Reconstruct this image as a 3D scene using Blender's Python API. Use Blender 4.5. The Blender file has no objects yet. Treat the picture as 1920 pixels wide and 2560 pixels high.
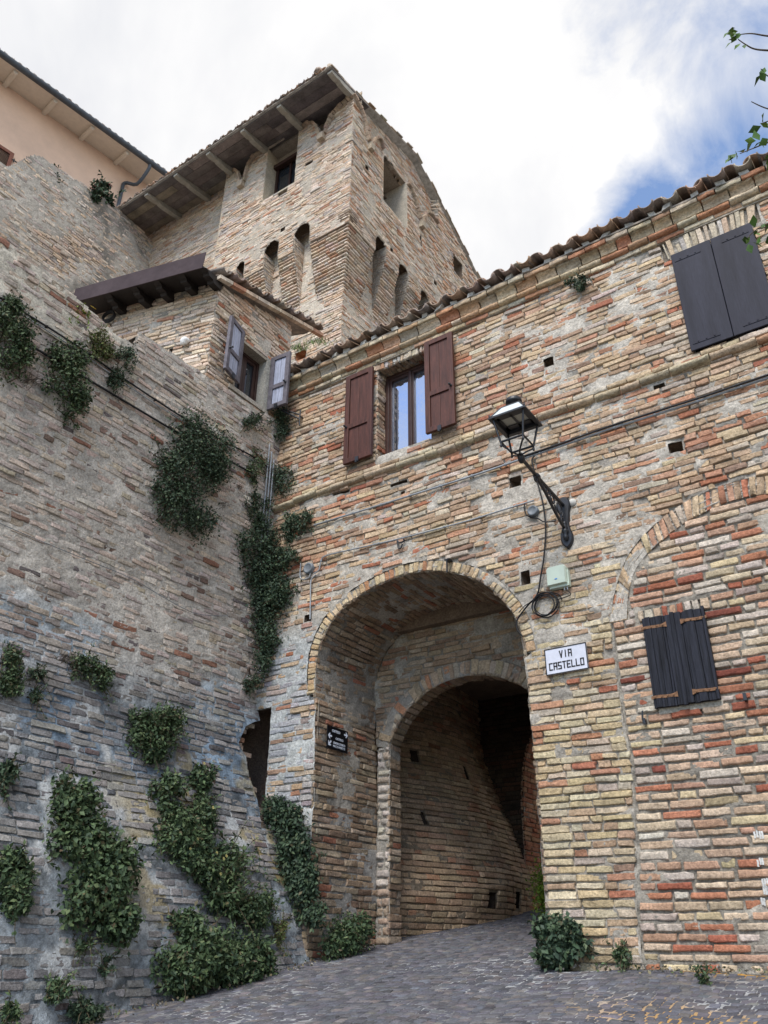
import bpy, math, random
import numpy as np
from mathutils import Vector, Matrix
rng = np.random.default_rng(7); random.seed(7)
SC = bpy.context.scene
COL = SC.collection

# ------------------------------------------------------------------ camera
FPX = 2050.0; CX, CY = 960.0, 1280.0            # focal length and centre in photo pixels (1920 x 2560)
TH = math.atan(1105/FPX); AL = math.radians(34.5); RO = math.atan(35/3800)
EYE = np.array([0.0, 0.0, 1.6])
_R = np.array([math.cos(AL), math.sin(AL), 0]); _H = np.array([-math.sin(AL), math.cos(AL), 0]); _Z = np.array([0, 0, 1.0])
FW = _H*math.cos(TH)+_Z*math.sin(TH); _U = -_H*math.sin(TH)+_Z*math.cos(TH)
RT = math.cos(RO)*_R + math.sin(RO)*_U; UP = -math.sin(RO)*_R + math.cos(RO)*_U
cam = bpy.data.cameras.new('Camera'); co = bpy.data.objects.new('Camera', cam); COL.objects.link(co)
cam.sensor_fit = 'VERTICAL'; cam.sensor_height = 36.0; cam.lens = 36.0*FPX/2560; cam.clip_end = 2000; cam.clip_start = 0.05
M = Matrix(((RT[0], UP[0], -FW[0], EYE[0]), (RT[1], UP[1], -FW[1], EYE[1]), (RT[2], UP[2], -FW[2], EYE[2]), (0, 0, 0, 1)))
co.matrix_world = M
SC.camera = co

# ------------------------------------------------------------------ light
SUN_EL, SUN_AZ = math.radians(52), math.radians(168)      # azimuth clockwise from +Y
SC.view_settings.view_transform = 'Standard'; SC.view_settings.look = 'None'; SC.view_settings.gamma = 1
SC.view_settings.exposure = 0.90
sd = Vector((math.sin(SUN_AZ)*math.cos(SUN_EL), math.cos(SUN_AZ)*math.cos(SUN_EL), math.sin(SUN_EL)))
sl = bpy.data.lights.new('Sun', 'SUN'); sl.energy = 2.1; sl.angle = math.radians(30); sl.color = (1.0, 0.945, 0.87)
so = bpy.data.objects.new('Sun', sl); COL.objects.link(so); so.rotation_euler = sd.to_track_quat('Z', 'Y').to_euler(); so.location = (0, -10, 30)

def ray(x, y): return FW + RT*(x-CX)/FPX + UP*(CY-y)/FPX
world = bpy.data.worlds.new('World'); SC.world = world; world.use_nodes = True
nt = world.node_tree; nt.nodes.clear()
def N(nt, t, **k):
    n = nt.nodes.new(t)
    for a, b in k.items():
        if a == 'inp':
            for i, v in b.items(): n.inputs[i].default_value = v
        else: setattr(n, a, b)
    return n
def world_nodes():
    L = nt.links.new
    out = N(nt, 'ShaderNodeOutputWorld'); mix = N(nt, 'ShaderNodeMixShader'); L(mix.outputs[0], out.inputs[0])
    sky = N(nt, 'ShaderNodeTexSky'); sky.sky_type = 'NISHITA'; sky.sun_disc = False
    sky.sun_elevation = SUN_EL; sky.sun_rotation = SUN_AZ; sky.ozone_density = 3.5; sky.air_density = 1.0; sky.dust_density = .6
    b1 = N(nt, 'ShaderNodeBackground', inp={1: 0.15}); b1.inputs[1].default_value = .15; L(sky.outputs[0], b1.inputs[0])
    tc = N(nt, 'ShaderNodeTexCoord')
    n1 = N(nt, 'ShaderNodeTexNoise', inp={'Scale': 5.0, 'Detail': 9.0, 'Roughness': 0.6, 'Distortion': 0.5}); L(tc.outputs['Generated'], n1.inputs['Vector'])
    n2 = N(nt, 'ShaderNodeTexNoise', inp={'Scale': 2.2, 'Detail': 6.0, 'Roughness': 0.55, 'Distortion': 0.4}); L(tc.outputs['Generated'], n2.inputs['Vector'])
    # cloud cover: thick everywhere but over two gaps of blue
    def blob(px, py, lo, hi):
        d = ray(px, py); d = d/np.linalg.norm(d)
        v = N(nt, 'ShaderNodeVectorMath', operation='DOT_PRODUCT'); L(tc.outputs['Generated'], v.inputs[0]); v.inputs[1].default_value = tuple(d)
        m = N(nt, 'ShaderNodeMapRange', inp={1: lo, 2: hi, 3: 0.0, 4: 1.0}); L(v.outputs['Value'], m.inputs[0]); return m.outputs[0]
    def mth(op, a, b):
        m = N(nt, 'ShaderNodeMath', operation=op)
        for i, q in enumerate((a, b)):
            if isinstance(q, (int, float)): m.inputs[i].default_value = q
            else: L(q, m.inputs[i])
        return m.outputs[0]
    gap = mth('MAXIMUM', blob(1960, 420, 0.988, 1.0), mth('MAXIMUM', blob(2450, 150, .95, .998), blob(1640, 575, .9955, 1.0)))
    # the sky behind the viewer is mostly open blue
    vb = N(nt, 'ShaderNodeVectorMath', operation='DOT_PRODUCT'); L(tc.outputs['Generated'], vb.inputs[0]); vb.inputs[1].default_value = (0.1, -0.96, 0.25)
    mb = N(nt, 'ShaderNodeMapRange', inp={1: 0.1, 2: 0.8, 3: 0.0, 4: 0.85}); L(vb.outputs['Value'], mb.inputs[0])
    gap = mth('MAXIMUM', gap, mb.outputs[0])
    c = mth('SUBTRACT', mth('ADD', mth('MULTIPLY', n1.outputs['Fac'], 1.9), -0.05), mth('MULTIPLY', gap, 0.8))
    mr = N(nt, 'ShaderNodeMapRange', inp={1: 0.16, 2: 0.66, 3: 0.04, 4: 1.0}); L(c, mr.inputs[0])
    ramp = N(nt, 'ShaderNodeValToRGB'); L(n2.outputs['Fac'], ramp.inputs[0])
    ramp.color_ramp.elements[0].position = 0.36; ramp.color_ramp.elements[0].color = (0.73, 0.745, 0.79, 1)
    ramp.color_ramp.elements[1].position = 0.62; ramp.color_ramp.elements[1].color = (1.0, 0.99, 0.98, 1)
    b2 = N(nt, 'ShaderNodeBackground', inp={1: 0.575}); L(ramp.outputs[0], b2.inputs[0])
    L(mr.outputs[0], mix.inputs[0]); L(b1.outputs[0], mix.inputs[1]); L(b2.outputs[0], mix.inputs[2])
world_nodes()

# ------------------------------------------------------------------ numpy helpers
def onY(x, y, Y):
    d = ray(x, y); return EYE + d*(Y/d[1])
def onX(x, y, X):
    d = ray(x, y); return EYE + d*(X/d[0])
def onPl(x, y, p0, n):
    d = ray(x, y); return EYE + d*(((np.array(p0)-EYE)@n)/(d@n))
def proj(P):
    d = np.asarray(P, float)-EYE; w = d@FW
    return CX+FPX*(d@RT)/w, CY-FPX*(d@UP)/w
def hsh(a, b, s):
    h = (a.astype(np.int64)*374761393 + b.astype(np.int64)*668265263 + s*1442695041) & 0x7fffffff
    h = ((h ^ (h >> 13))*1274126177) & 0x7fffffff
    return ((h ^ (h >> 16)) & 0xffff)/65535.0
def vnoise(x, y, s=0):
    x = np.asarray(x, float); y = np.asarray(y, float)
    xi = np.floor(x); yi = np.floor(y); fx = x-xi; fy = y-yi
    fx = fx*fx*(3-2*fx); fy = fy*fy*(3-2*fy)
    a = hsh(xi, yi, s); b = hsh(xi+1, yi, s); c = hsh(xi, yi+1, s); d = hsh(xi+1, yi+1, s)
    return (a*(1-fx)+b*fx)*(1-fy) + (c*(1-fx)+d*fx)*fy
def fbm(x, y, s=0, o=4, g=.5):
    t = 0; a = 1; n = 0
    for k in range(o):
        t = t + a*vnoise(np.asarray(x)*2**k, np.asarray(y)*2**k, s+k*17); n += a; a *= g
    return t/n
def sstep(a, b, x):
    t = np.clip((x-a)/(b-a), 0, 1); return t*t*(3-2*t)
def inpoly(u, v, poly):
    u = np.asarray(u, float); v = np.asarray(v, float); r = np.zeros(np.broadcast(u, v).shape, bool)
    p = np.asarray(poly, float)
    for i in range(len(p)):
        x0, y0 = p[i]; x1, y1 = p[i-1]
        c = (y0 > v) != (y1 > v)
        with np.errstate(divide='ignore', invalid='ignore'):
            r ^= c & (u < (x1-x0)*(v-y0)/(y1-y0 if y1 != y0 else 1e-12)+x0)
    return r

class Acc:
    def __init__(s): s.V = []; s.F = []; s.C = []; s.MI = []; s.SM = []; s.n = 0
    def add(s, V, F, col=(1, 1, 1), mi=0, sm=None):
        V = np.asarray(V, float).reshape(-1, 3); F = np.asarray(F, int)
        if len(F) == 0: return
        if F.shape[1] == 3: F = np.concatenate([F, np.full((len(F), 1), -1-s.n)], 1)
        s.V.append(V); s.F.append(F+s.n)
        c = np.asarray(col, float)
        if c.ndim == 1: c = np.tile(c, (len(V), 1))
        s.C.append(c); s.MI.append(np.full(len(F), mi)); s.SM.append(np.full(len(F), -1 if sm is None else int(sm))); s.n += len(V)
    def build(s, name, mats, parent=None, smooth=True, auto=None):
        me = bpy.data.meshes.new(name)
        if s.n:
            V = np.concatenate(s.V); F = np.concatenate(s.F); C = np.concatenate(s.C); MI = np.concatenate(s.MI)
            tri = F[:, 3] < 0
            tot = np.where(tri, 3, 4); st = np.concatenate([[0], np.cumsum(tot)[:-1]])
            fl = F.reshape(-1); fl = fl[fl >= 0]
            me.vertices.add(len(V)); me.vertices.foreach_set('co', V.reshape(-1))
            me.loops.add(len(fl)); me.loops.foreach_set('vertex_index', fl.astype(np.int32))
            me.polygons.add(len(F)); me.polygons.foreach_set('loop_start', st.astype(np.int32)); me.polygons.foreach_set('loop_total', tot.astype(np.int32))
            me.polygons.foreach_set('material_index', MI.astype(np.int32))
            sm = np.concatenate(s.SM); me.polygons.foreach_set('use_smooth', np.where(sm < 0, int(smooth), sm).astype(bool))
            at = me.color_attributes.new('col', 'FLOAT_COLOR', 'POINT')
            at.data.foreach_set('color', np.concatenate([C, np.ones((len(C), 1))], 1).reshape(-1))
            me.update(calc_edges=True); me.validate()
        for m in (mats if isinstance(mats, (list, tuple)) else [mats]): me.materials.append(m)
        o = bpy.data.objects.new(name, me); COL.objects.link(o)
        if parent is not None: o.parent = parent; o.matrix_parent_inverse = Matrix.Translation(-parent.location)
        return o
GQ = {}
def gridq(a, b):
    if (a, b) not in GQ:
        i = np.arange(a*b).reshape(a, b)
        GQ[(a, b)] = np.stack([i[:-1, :-1], i[1:, :-1], i[1:, 1:], i[:-1, 1:]], -1).reshape(-1, 4)
    return GQ[(a, b)]
BOXF = np.array([[0, 1, 3, 2], [4, 6, 7, 5], [0, 4, 5, 1], [2, 3, 7, 6], [0, 2, 6, 4], [1, 5, 7, 3]])
def box(a, o, ax, ay, az, col=(1, 1, 1), mi=0):
    """box from corner o along the edge vectors ax, ay, az"""
    o, ax, ay, az = [np.asarray(q, float) for q in (o, ax, ay, az)]
    V = [o+i*ax+j*ay+k*az for i in (0, 1) for j in (0, 1) for k in (0, 1)]
    F = BOXF
    if np.dot(np.cross(ax, ay), az) < 0: F = F[:, ::-1]
    a.add(V, F, col, mi, sm=False)
def abox(a, x0, x1, y0, y1, z0, z1, col=(1, 1, 1), mi=0):
    box(a, (x0, y0, z0), (x1-x0, 0, 0), (0, y1-y0, 0), (0, 0, z1-z0), col, mi)
def catmull(P, k=6):
    P = np.asarray(P, float); out = []
    for i in range(len(P)-1):
        p0 = P[max(i-1, 0)]; p1 = P[i]; p2 = P[i+1]; p3 = P[min(i+2, len(P)-1)]
        for t in np.arange(k)/k:
            out.append(.5*((2*p1)+(-p0+p2)*t+(2*p0-5*p1+4*p2-p3)*t*t+(-p0+3*p1-3*p2+p3)*t**3))
    out.append(P[-1]); return np.array(out)
def tube(a, P, r, n=8, col=(1, 1, 1), mi=0, caps=True):
    P = np.asarray(P, float); m = len(P)
    r = np.full(m, r) if np.isscalar(r) else np.asarray(r, float)
    T = np.gradient(P, axis=0); T /= np.linalg.norm(T, axis=1)[:, None]+1e-12
    ref = np.array([0, 0, 1.0])
    if abs(T[0]@ref) > .9: ref = np.array([1.0, 0, 0])
    V = []; u = np.cross(T[0], ref); u /= np.linalg.norm(u)
    for i in range(m):
        u = u - T[i]*(u@T[i]); u /= np.linalg.norm(u)+1e-12; w = np.cross(T[i], u)
        an = np.arange(n)*2*math.pi/n
        V.append(P[i]+r[i]*(np.cos(an)[:, None]*u+np.sin(an)[:, None]*w))
    V = np.concatenate(V); F = []
    for i in range(m-1):
        for j in range(n):
            F.append((i*n+j, i*n+(j+1) % n, (i+1)*n+(j+1) % n, (i+1)*n+j))
    a.add(V, F, col, mi)
    if caps:
        for i, s in ((0, -1), (m-1, 1)):
            ring = np.arange(n)+i*n; c = V[ring].mean(0)
            VV = np.concatenate([V[ring], [c]]); a.add(VV, [(j, (j+1) % n, n) if s > 0 else ((j+1) % n, j, n) for j in range(n)], col, mi)
def lathe(a, c, prof, n=20, axis=(0, 0, 1), col=(1, 1, 1), mi=0):
    ax = np.asarray(axis, float); ax /= np.linalg.norm(ax)
    u = np.cross(ax, (1, 0, 0) if abs(ax[0]) < .9 else (0, 1, 0)); u /= np.linalg.norm(u); w = np.cross(ax, u)
    V = []; an = np.arange(n)*2*math.pi/n
    for r, h in prof: V.append(np.asarray(c)+h*ax+r*(np.cos(an)[:, None]*u+np.sin(an)[:, None]*w))
    V = np.concatenate(V); m = len(prof)
    a.add(V, [(i*n+j, i*n+(j+1) % n, (i+1)*n+(j+1) % n, (i+1)*n+j) for i in range(m-1) for j in range(n)], col, mi)

# ------------------------------------------------------------------ materials
def mat(name, col=None, rough=.8, noise=(), bump=(), metal=0.0, spec=.3, attr=False, sat=None, coord='Object', stretch=None):
    """noise: (scale, lo, hi, detail) multiplied into the colour; bump: (scale, strength, distance)"""
    m = bpy.data.materials.new(name); m.use_nodes = True; t = m.node_tree; L = t.links.new
    b = t.nodes['Principled BSDF']; b.inputs['Roughness'].default_value = rough; b.inputs['Metallic'].default_value = metal
    b.inputs['Specular IOR Level'].default_value = spec
    tc = N(t, 'ShaderNodeTexCoord'); vec = tc.outputs[coord]
    if stretch:
        mp = N(t, 'ShaderNodeMapping'); L(vec, mp.inputs[0]); mp.inputs['Scale'].default_value = stretch; vec = mp.outputs[0]
    if attr:
        at = N(t, 'ShaderNodeAttribute', attribute_name='col'); cur = at.outputs['Color']
    else:
        rgb = N(t, 'ShaderNodeRGB'); rgb.outputs[0].default_value = (*col, 1); cur = rgb.outputs[0]
    for sc, lo, hi, de in noise:
        nz = N(t, 'ShaderNodeTexNoise', inp={'Scale': sc, 'Detail': de, 'Roughness': .6}); L(vec, nz.inputs['Vector'])
        mr = N(t, 'ShaderNodeMapRange', inp={1: .3, 2: .7, 3: lo, 4: hi}); L(nz.outputs['Fac'], mr.inputs[0])
        mx = N(t, 'ShaderNodeVectorMath', operation='SCALE'); L(cur, mx.inputs[0]); L(mr.outputs[0], mx.inputs['Scale']); cur = mx.outputs[0]
    L(cur, b.inputs['Base Color'])
    prev = None
    for sc, st, di in bump:
        nz = N(t, 'ShaderNodeTexNoise', inp={'Scale': sc, 'Detail': 4.0, 'Roughness': .65}); L(vec, nz.inputs['Vector'])
        bp = N(t, 'ShaderNodeBump', inp={'Strength': st, 'Distance': di}); L(nz.outputs['Fac'], bp.inputs['Height'])
        if prev: L(prev, bp.inputs['Normal'])
        prev = bp.outputs[0]
    if prev: L(prev, b.inputs['Normal'])
    return m
MASON = mat('old_masonry', attr=True, rough=.93, spec=.15, noise=((7, .84, 1.16, 5), (42, .66, 1.30, 7), (150, .78, 1.2, 4)), bump=((34, .85, .016), (120, .75, .008)))
PLAST = mat('lime_plaster', attr=True, rough=.95, spec=.1, noise=((4, .8, 1.15, 6), (40, .82, 1.15, 5)), bump=((25, .5, .012), (120, .5, .004)))
DARK = mat('hollow_dark', (.03, .026, .022), .95)
WOODR = mat('brown_painted_wood', (.076, .027, .019), .55, noise=((9, .6, 1.35, 6), (60, .75, 1.2, 4)), bump=((50, .35, .003),), stretch=(3, 3, .35))
WOODF = mat('dark_brown_frame', (.045, .022, .018), .4, noise=((12, .7, 1.2, 4),))
WOODG = mat('weathered_grey_wood', (.38, .41, .52), .75, noise=((10, .6, 1.3, 6), (70, .75, 1.2, 4)), bump=((60, .4, .003),), stretch=(4, 4, .3))
WOODGD = mat('weathered_grey_brown_rail', (.13, .12, .14), .75, noise=((14, .6, 1.3, 5),), bump=((60, .4, .003),))
WOODB = mat('black_weathered_wood', (.013, .0145, .021), .62, spec=.2, noise=((9, .35, 2.0, 6), (60, .6, 1.5, 4)), bump=((30, .8, .006), (90, .4, .003)), stretch=(5, 5, .22))
METS = mat('slate_painted_metal', (.026, .027, .039), .55, spec=.12, noise=((3, .72, 1.28, 6), (30, .85, 1.15, 5)), bump=((12, .2, .003),), stretch=(3, 3, .3))
RUST = mat('rusty_iron', (.20, .105, .055), .75, noise=((45, .4, 1.4, 5),), bump=((90, .5, .002),))
IRON = mat('black_iron', (.012, .014, .019), .42, noise=((20, .7, 1.4, 4),), bump=((120, .25, .001),), spec=.5)
HOODM = mat('pale_lamp_glass', (.55, .60, .62), .25, noise=((8, .9, 1.06, 3),), spec=.5)
PANE = mat('window_glass', (.50, .56, .68), .03, metal=.94, bump=((2.2, .12, .03),))
PANED = mat('dark_window_glass', (.02, .024, .03), .04, spec=.9)
PIPE = mat('galvanised_conduit', (.30, .32, .34), .45, metal=.3, noise=((15, .75, 1.2, 4),))
CABLE = mat('black_rubber_cable', (.012, .012, .014), .6)
BOXM = mat('pale_green_plastic', (.52, .60, .50), .45, noise=((6, .93, 1.05, 3),))
JBOX = mat('grey_plastic_box', (.16, .18, .20), .5, noise=((25, .8, 1.15, 3),))
BLUEM = mat('blue_print', (.08, .25, .6), .5)
SIGNW = mat('white_enamel', (.60, .62, .70), .3, noise=((5, .9, 1.05, 5), (40, .96, 1.03, 3)))
INK = mat('black_paint', (.01, .01, .012), .5)
SIGNB = mat('black_sign_board', (.006, .006, .008), .35)
WHITEP = mat('white_lettering', (.7, .75, .85), .5)
PEACH = mat('peach_render', (.74, .54, .41), .9, noise=((.4, .86, 1.08, 6), (3, .95, 1.04, 5), (60, .96, 1.03, 3)), bump=((60, .15, .004),))
CREAM = mat('cream_painted_wood', (.72, .65, .55), .7, noise=((6, .93, 1.05, 3),))
GUTTER = mat('slate_grey_gutter', (.075, .088, .105), .5, noise=((5, .8, 1.2, 4),))
SOFF = mat('weathered_eave_boards', attr=True, rough=.9, noise=((3, .6, 1.35, 6), (25, .8, 1.2, 4)), bump=((40, .3, .006),))
CONC = mat('pale_weathered_bracket', (.36, .34, .29), .9, noise=((8, .8, 1.15, 5), (50, .85, 1.12, 3)), bump=((60, .4, .004),))
FASC = mat('brown_metal_flashing', (.06, .046, .05), .75, noise=((2, .8, 1.25, 5), (14, .88, 1.12, 4)), spec=.06)
DKWOOD = mat('dark_stained_timber', (.018, .014, .013), .6, noise=((20, .7, 1.3, 4),))
TILE = mat('old_roof_tile', attr=True, rough=.92, noise=((9, .65, 1.3, 5), (60, .75, 1.25, 4)), bump=((60, .5, .006),))
LEAF = mat('leaf_green', attr=True, rough=.6, spec=.25, noise=((30, .85, 1.15, 2),))
STEM = mat('plant_stem', (.075, .06, .035), .85, noise=((40, .7, 1.3, 3),))
BARK = mat('tree_bark', (.12, .095, .07), .9, noise=((12, .6, 1.3, 5),), bump=((30, .8, .02),))
FLOW = mat('flower_petals', attr=True, rough=.6)
COBB = mat('cobble_stone', attr=True, rough=.85, spec=.22, noise=((10, .8, 1.2, 5), (60, .8, 1.2, 4)), bump=((60, .45, .006),))
WHITECL = mat('white_cloth', (.75, .75, .74), .9)
PLASTERF = mat('pale_wall_render', (.55, .54, .50), .9, noise=((3, .85, 1.1, 5),), bump=((40, .4, .006),))
MOSS = mat('bright_moss', attr=True, rough=.9)

def pal(n, cols, var=.1, r=None):
    r = r or rng
    C = np.array([c[:3] for c in cols]); w = np.array([c[3] for c in cols], float); w /= w.sum()
    k = r.choice(len(C), n, p=w)
    return np.clip(C[k]*(1+var*r.normal(size=(n, 1)))*(1+.018*r.normal(size=(n, 3))), .01, .9)
BUFF = [(.48, .37, .245, 3), (.44, .325, .215, 3), (.50, .42, .31, 2.4), (.40, .29, .195, 2), (.45, .395, .32, 1.6), (.42, .235, .15, 1.2), (.36, .155, .095, .6), (.28, .195, .14, .7), (.48, .385, .25, .6)]
RED = [(.42, .215, .13, 2.5), (.39, .165, .10, 1.4), (.44, .27, .18, 2.5), (.47, .36, .24, 2.5), (.46, .40, .31, 2)]
INFILL = [(.51, .42, .30, 3), (.47, .36, .25, 3), (.43, .28, .19, 2.2), (.32, .12, .075, .9), (.40, .185, .11, 1.3), (.50, .45, .375, 2), (.37, .32, .26, 1.2), (.50, .42, .26, 1), (.20, .07, .05, .35)]
TOWR = [(.57, .475, .36, 4), (.54, .43, .315, 3), (.60, .53, .43, 3), (.48, .34, .23, 1.3), (.44, .25, .165, .4), (.45, .41, .36, 1.5)]
LEFTB = [(.50, .435, .355, 3), (.53, .485, .42, 3), (.45, .385, .32, 2), (.40, .355, .32, 1.5), (.23, .165, .13, .7), (.30, .165, .115, .4), (.45, .40, .30, 1), (.17, .15, .145, .35)]
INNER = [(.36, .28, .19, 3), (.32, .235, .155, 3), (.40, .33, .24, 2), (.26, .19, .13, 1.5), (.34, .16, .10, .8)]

# ------------------------------------------------------------------ masonry
def courses(v0, v1, h, jit=.12, r=None):
    r = r or rng; out = []; v = v0
    while v < v1-1e-6:
        k = h*(1+jit*r.uniform(-1, 1)); e = min(v+k, v1)
        if v1-e < h*.35: e = v1
        out.append((v, e)); v = e
    return out
def snapto(U, V, poly, dist):
    p = np.asarray(poly, float); q = np.roll(p, -1, 0); best = np.full(U.shape, 1e9); bu = U.copy(); bv = V.copy()
    for (x0, y0), (x1, y1) in zip(p, q):
        if max(abs(x1-x0), abs(y1-y0)) > 1.2: continue
        dx, dy = x1-x0, y1-y0; l2 = dx*dx+dy*dy+1e-12
        t = np.clip(((U-x0)*dx+(V-y0)*dy)/l2, 0, 1); px, py = x0+t*dx, y0+t*dy; d = np.hypot(U-px, V-py); m = d < best
        best = np.where(m, d, best); bu = np.where(m, px, bu); bv = np.where(m, py, bv)
    m = best < dist
    return np.where(m, bu, U), np.where(m, bv, V)
def masonry(acc, u0, u1, v0, v1, mapf, keep=None, h=.068, lens=((.27, 3), (.13, 1.3), (.2, 1)), joint=.010, p=0.0, pv=.007, tilt=.05, cols=BUFF, colvar=.10,
            colf=None, nu=4, nv=3, e=.0032, jit=.004, rough=.003, back=-.034, wave=.018, tiltc=0.0, seed=1, mortar=(.45, .415, .36), jcol=.66, mgrid=.03, mdepth=-.026, plas=None, mcolf=None,
            ucuts=(), vcuts=(), mortar_on=True, stag=True, ejit=.006, missing=0.0, mi=0, noise_s=0, lap=.018, hj=None, mrough=.014, snap=()):
    r = np.random.default_rng(seed)
    rects = []; hj = joint if hj is None else hj
    us = np.arange(u0, u1+1e-9, .02); us = us if us[-1] >= u1-1e-6 else np.append(us, u1)
    L = np.array([a for a, b in lens]); W = np.array([b for a, b in lens], float); W /= W.sum()
    for (a, b) in courses(v0, v1, h, .12, r):
        if keep is None: runs = [(u0, u1)]
        else:
            um = us
            k = keep(um, np.full(um.shape, a+.25*(b-a))) & keep(um, np.full(um.shape, b-.25*(b-a)))
            runs = []; i = 0
            while i < len(k):
                if k[i]:
                    j = i
                    while j+1 < len(k) and k[j+1]: j += 1
                    if um[j]-um[i] > .03: runs.append((um[i], um[j]))
                    i = j+1
                else: i += 1
        for (s, t) in runs:
            x = s - (r.uniform(0, .2) if stag and s == u0 else 0)
            while x < t-.02:
                l = r.choice(L, p=W)*(1+.1*r.normal()); l = max(l, .05)
                y = x+l
                if t-y < .06: y = t
                if y > s+.02: rects.append((max(x, s)+hj/2, min(y, t)-hj/2, a+joint/2, b-joint/2))
                x = y
    R = np.array(rects); n = len(R)
    if missing > 0: R = R[r.random(n) > missing]; n = len(R)
    if n == 0: return
    def axis(lo, hi, k):
        ln = hi-lo; ee = np.minimum(e, ln*.3)
        ins = np.linspace(0, 1, k)
        e2 = np.minimum(e*2.6, ln*.4)
        return np.concatenate([lo[:, None], (lo+ee)[:, None], (lo+e2)[:, None]+(ln-2*e2)[:, None]*ins[None], (hi-ee)[:, None], hi[:, None]], 1)
    U1 = axis(R[:, 0], R[:, 1], nu); V1 = axis(R[:, 2], R[:, 3], nv)
    a, b = nu+4, nv+4
    U = np.repeat(U1[:, :, None], b, 2); V = np.repeat(V1[:, None, :], a, 1)
    uc = (R[:, 0]+R[:, 1])/2; vc = (R[:, 2]+R[:, 3])/2
    pp = p + pv*r.normal(size=n)
    D = np.repeat(pp[:, None], a*b, 1).reshape(n, a, b)
    D = D + tiltc*(V-vc[:, None, None])
    D = D + (r.normal(size=n)*tilt*.3)[:, None, None]*(U-uc[:, None, None]) + (r.normal(size=n)*tilt)[:, None, None]*(V-vc[:, None, None])
    D = D + rough*.45*r.normal(size=D.shape) + rough*2.5*(fbm(U*14+noise_s, V*14, 3+seed, 2)-.5)
    bd = np.zeros((a, b), bool); bd[0] = bd[-1] = True; bd[:, 0] = bd[:, -1] = True
    r2 = np.zeros((a, b), bool); r2[1, 1:-1] = r2[-2, 1:-1] = True; r2[1:-1, 1] = r2[1:-1, -2] = True
    D[:, r2] -= .25*e
    D[:, bd] = back
    ju = jit*r.normal(size=U.shape); jv = jit*.8*r.normal(size=V.shape)
    for J in (ju, jv):
        J[:, 1] = J[:, 0]*.9; J[:, -2] = J[:, -1]*.9; J[:, :, 1] = J[:, :, 0]*.9; J[:, :, -2] = J[:, :, -1]*.9; J[:, 2] = J[:, 1]*.7; J[:, -3] = J[:, -2]*.7; J[:, :, 2] = J[:, :, 1]*.7; J[:, :, -3] = J[:, :, -2]*.7
    U = U + ju; V = V + jv
    # ragged brick ends, each corner on its own
    for (ii, jj) in ((0, 0), (0, 1), (1, 0), (1, 1)):
        wu = np.linspace(1, 0, a)[None, :, None] if ii == 0 else np.linspace(0, 1, a)[None, :, None]
        wv = np.linspace(1, 0, b)[None, None, :] if jj == 0 else np.linspace(0, 1, b)[None, None, :]
        U = U + wu*wv*(ejit*r.normal(size=n))[:, None, None]; V = V + wu*wv*(.6*ejit*r.normal(size=n))[:, None, None]
    V = V + wave*(fbm(U*.6+5, V*.35, 11+noise_s, 2)-.5)*2
    P = mapf(U, V, D).reshape(-1, 3)
    C = pal(n, cols, colvar, r)*np.array([1.0, .965, .985])
    if colf is not None: C = colf(uc, vc, C, r)
    C = np.repeat(C[:, None, :], a*b, 1)
    C = C*(1+.10*(fbm(U*9, V*22, 5, 2)-.5).reshape(n, -1, 1)*2)
    edge = bd.reshape(-1)
    mcol = np.array(mortar)
    C[:, edge] = .5*C[:, edge]+.5*mcol*.8
    q = gridq(a, b)
    F = (q[None]+(np.arange(n)*a*b)[:, None, None]).reshape(-1, 4)
    acc.add(P, F, C.reshape(-1, 3), mi, sm=True)
    if mortar_on:
        mu = np.unique(np.round(np.concatenate([np.linspace(u0, u1, max(2, int((u1-u0)/mgrid)+1)), [c for c in ucuts if u0 < c < u1]]), 5))
        mv = np.unique(np.round(np.concatenate([np.linspace(v0, v1, max(2, int((v1-v0)/mgrid)+1)), [c for c in vcuts if v0 < c < v1]]), 5))
        UU, VV = np.meshgrid(mu, mv, indexing='ij')
        D = mdepth + mrough*(fbm(UU*7, VV*12, 21+seed, 3)-.42)*2 + lap*sstep(.52, .72, fbm(UU*5+3, VV*9, 23+seed, 3))
        pf = np.zeros(UU.shape)
        if plas is not None:
            pf = plas(UU, VV); D = D + pf
        D = np.where(D > -.003, -.003+.22*(D+.003), D)      # struck off almost flush with the bricks
        D = D + .007*(fbm(UU*16, VV*24, 213, 3)-.5)*np.clip(pf/.01, 0, 1)
        U0_, V0_ = UU, VV
        for po in snap: UU, VV = snapto(UU, VV, po, mgrid*.8)
        D = D + .006*(vnoise(UU*40, VV*40, 8)-.5) + .010*(fbm(UU*13, VV*17, 27, 3)-.5)*(pf > .004)
        P = mapf(UU, VV, D).reshape(-1, 3)
        C = np.tile(np.array(mortar), (UU.size, 1))*(1+.3*(fbm(UU*2.5, VV*2.5, 31, 4)-.5)*2).reshape(-1, 1)*(1+.22*(fbm(UU*22, VV*22, 33, 2)-.5)*2).reshape(-1, 1)
        C = C*(jcol+(1-jcol)*np.clip(pf/.024, 0, 1)).reshape(-1, 1)
        if mcolf is not None: C = mcolf(UU.reshape(-1), VV.reshape(-1), C)
        q = gridq(*UU.shape)
        if keep is not None:
            uc = U0_.reshape(-1)[q].mean(1); vc = V0_.reshape(-1)[q].mean(1); q = q[keep(uc, vc)]
        acc.add(P, q, C, mi)
def patchy(b, n, u, v, amp=.036):
    # thin smeared lime: it fills the joints and lets the bricks stand through it here and there
    return amp*sstep(b-.07, b+.10, n)*(.02+1.75*fbm(u*7, v*15, 203, 4))
def pY(Y):       # wall facing -Y: u = X, v = Z
    return lambda u, v, d: np.stack([u, Y-d, v], -1)
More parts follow.
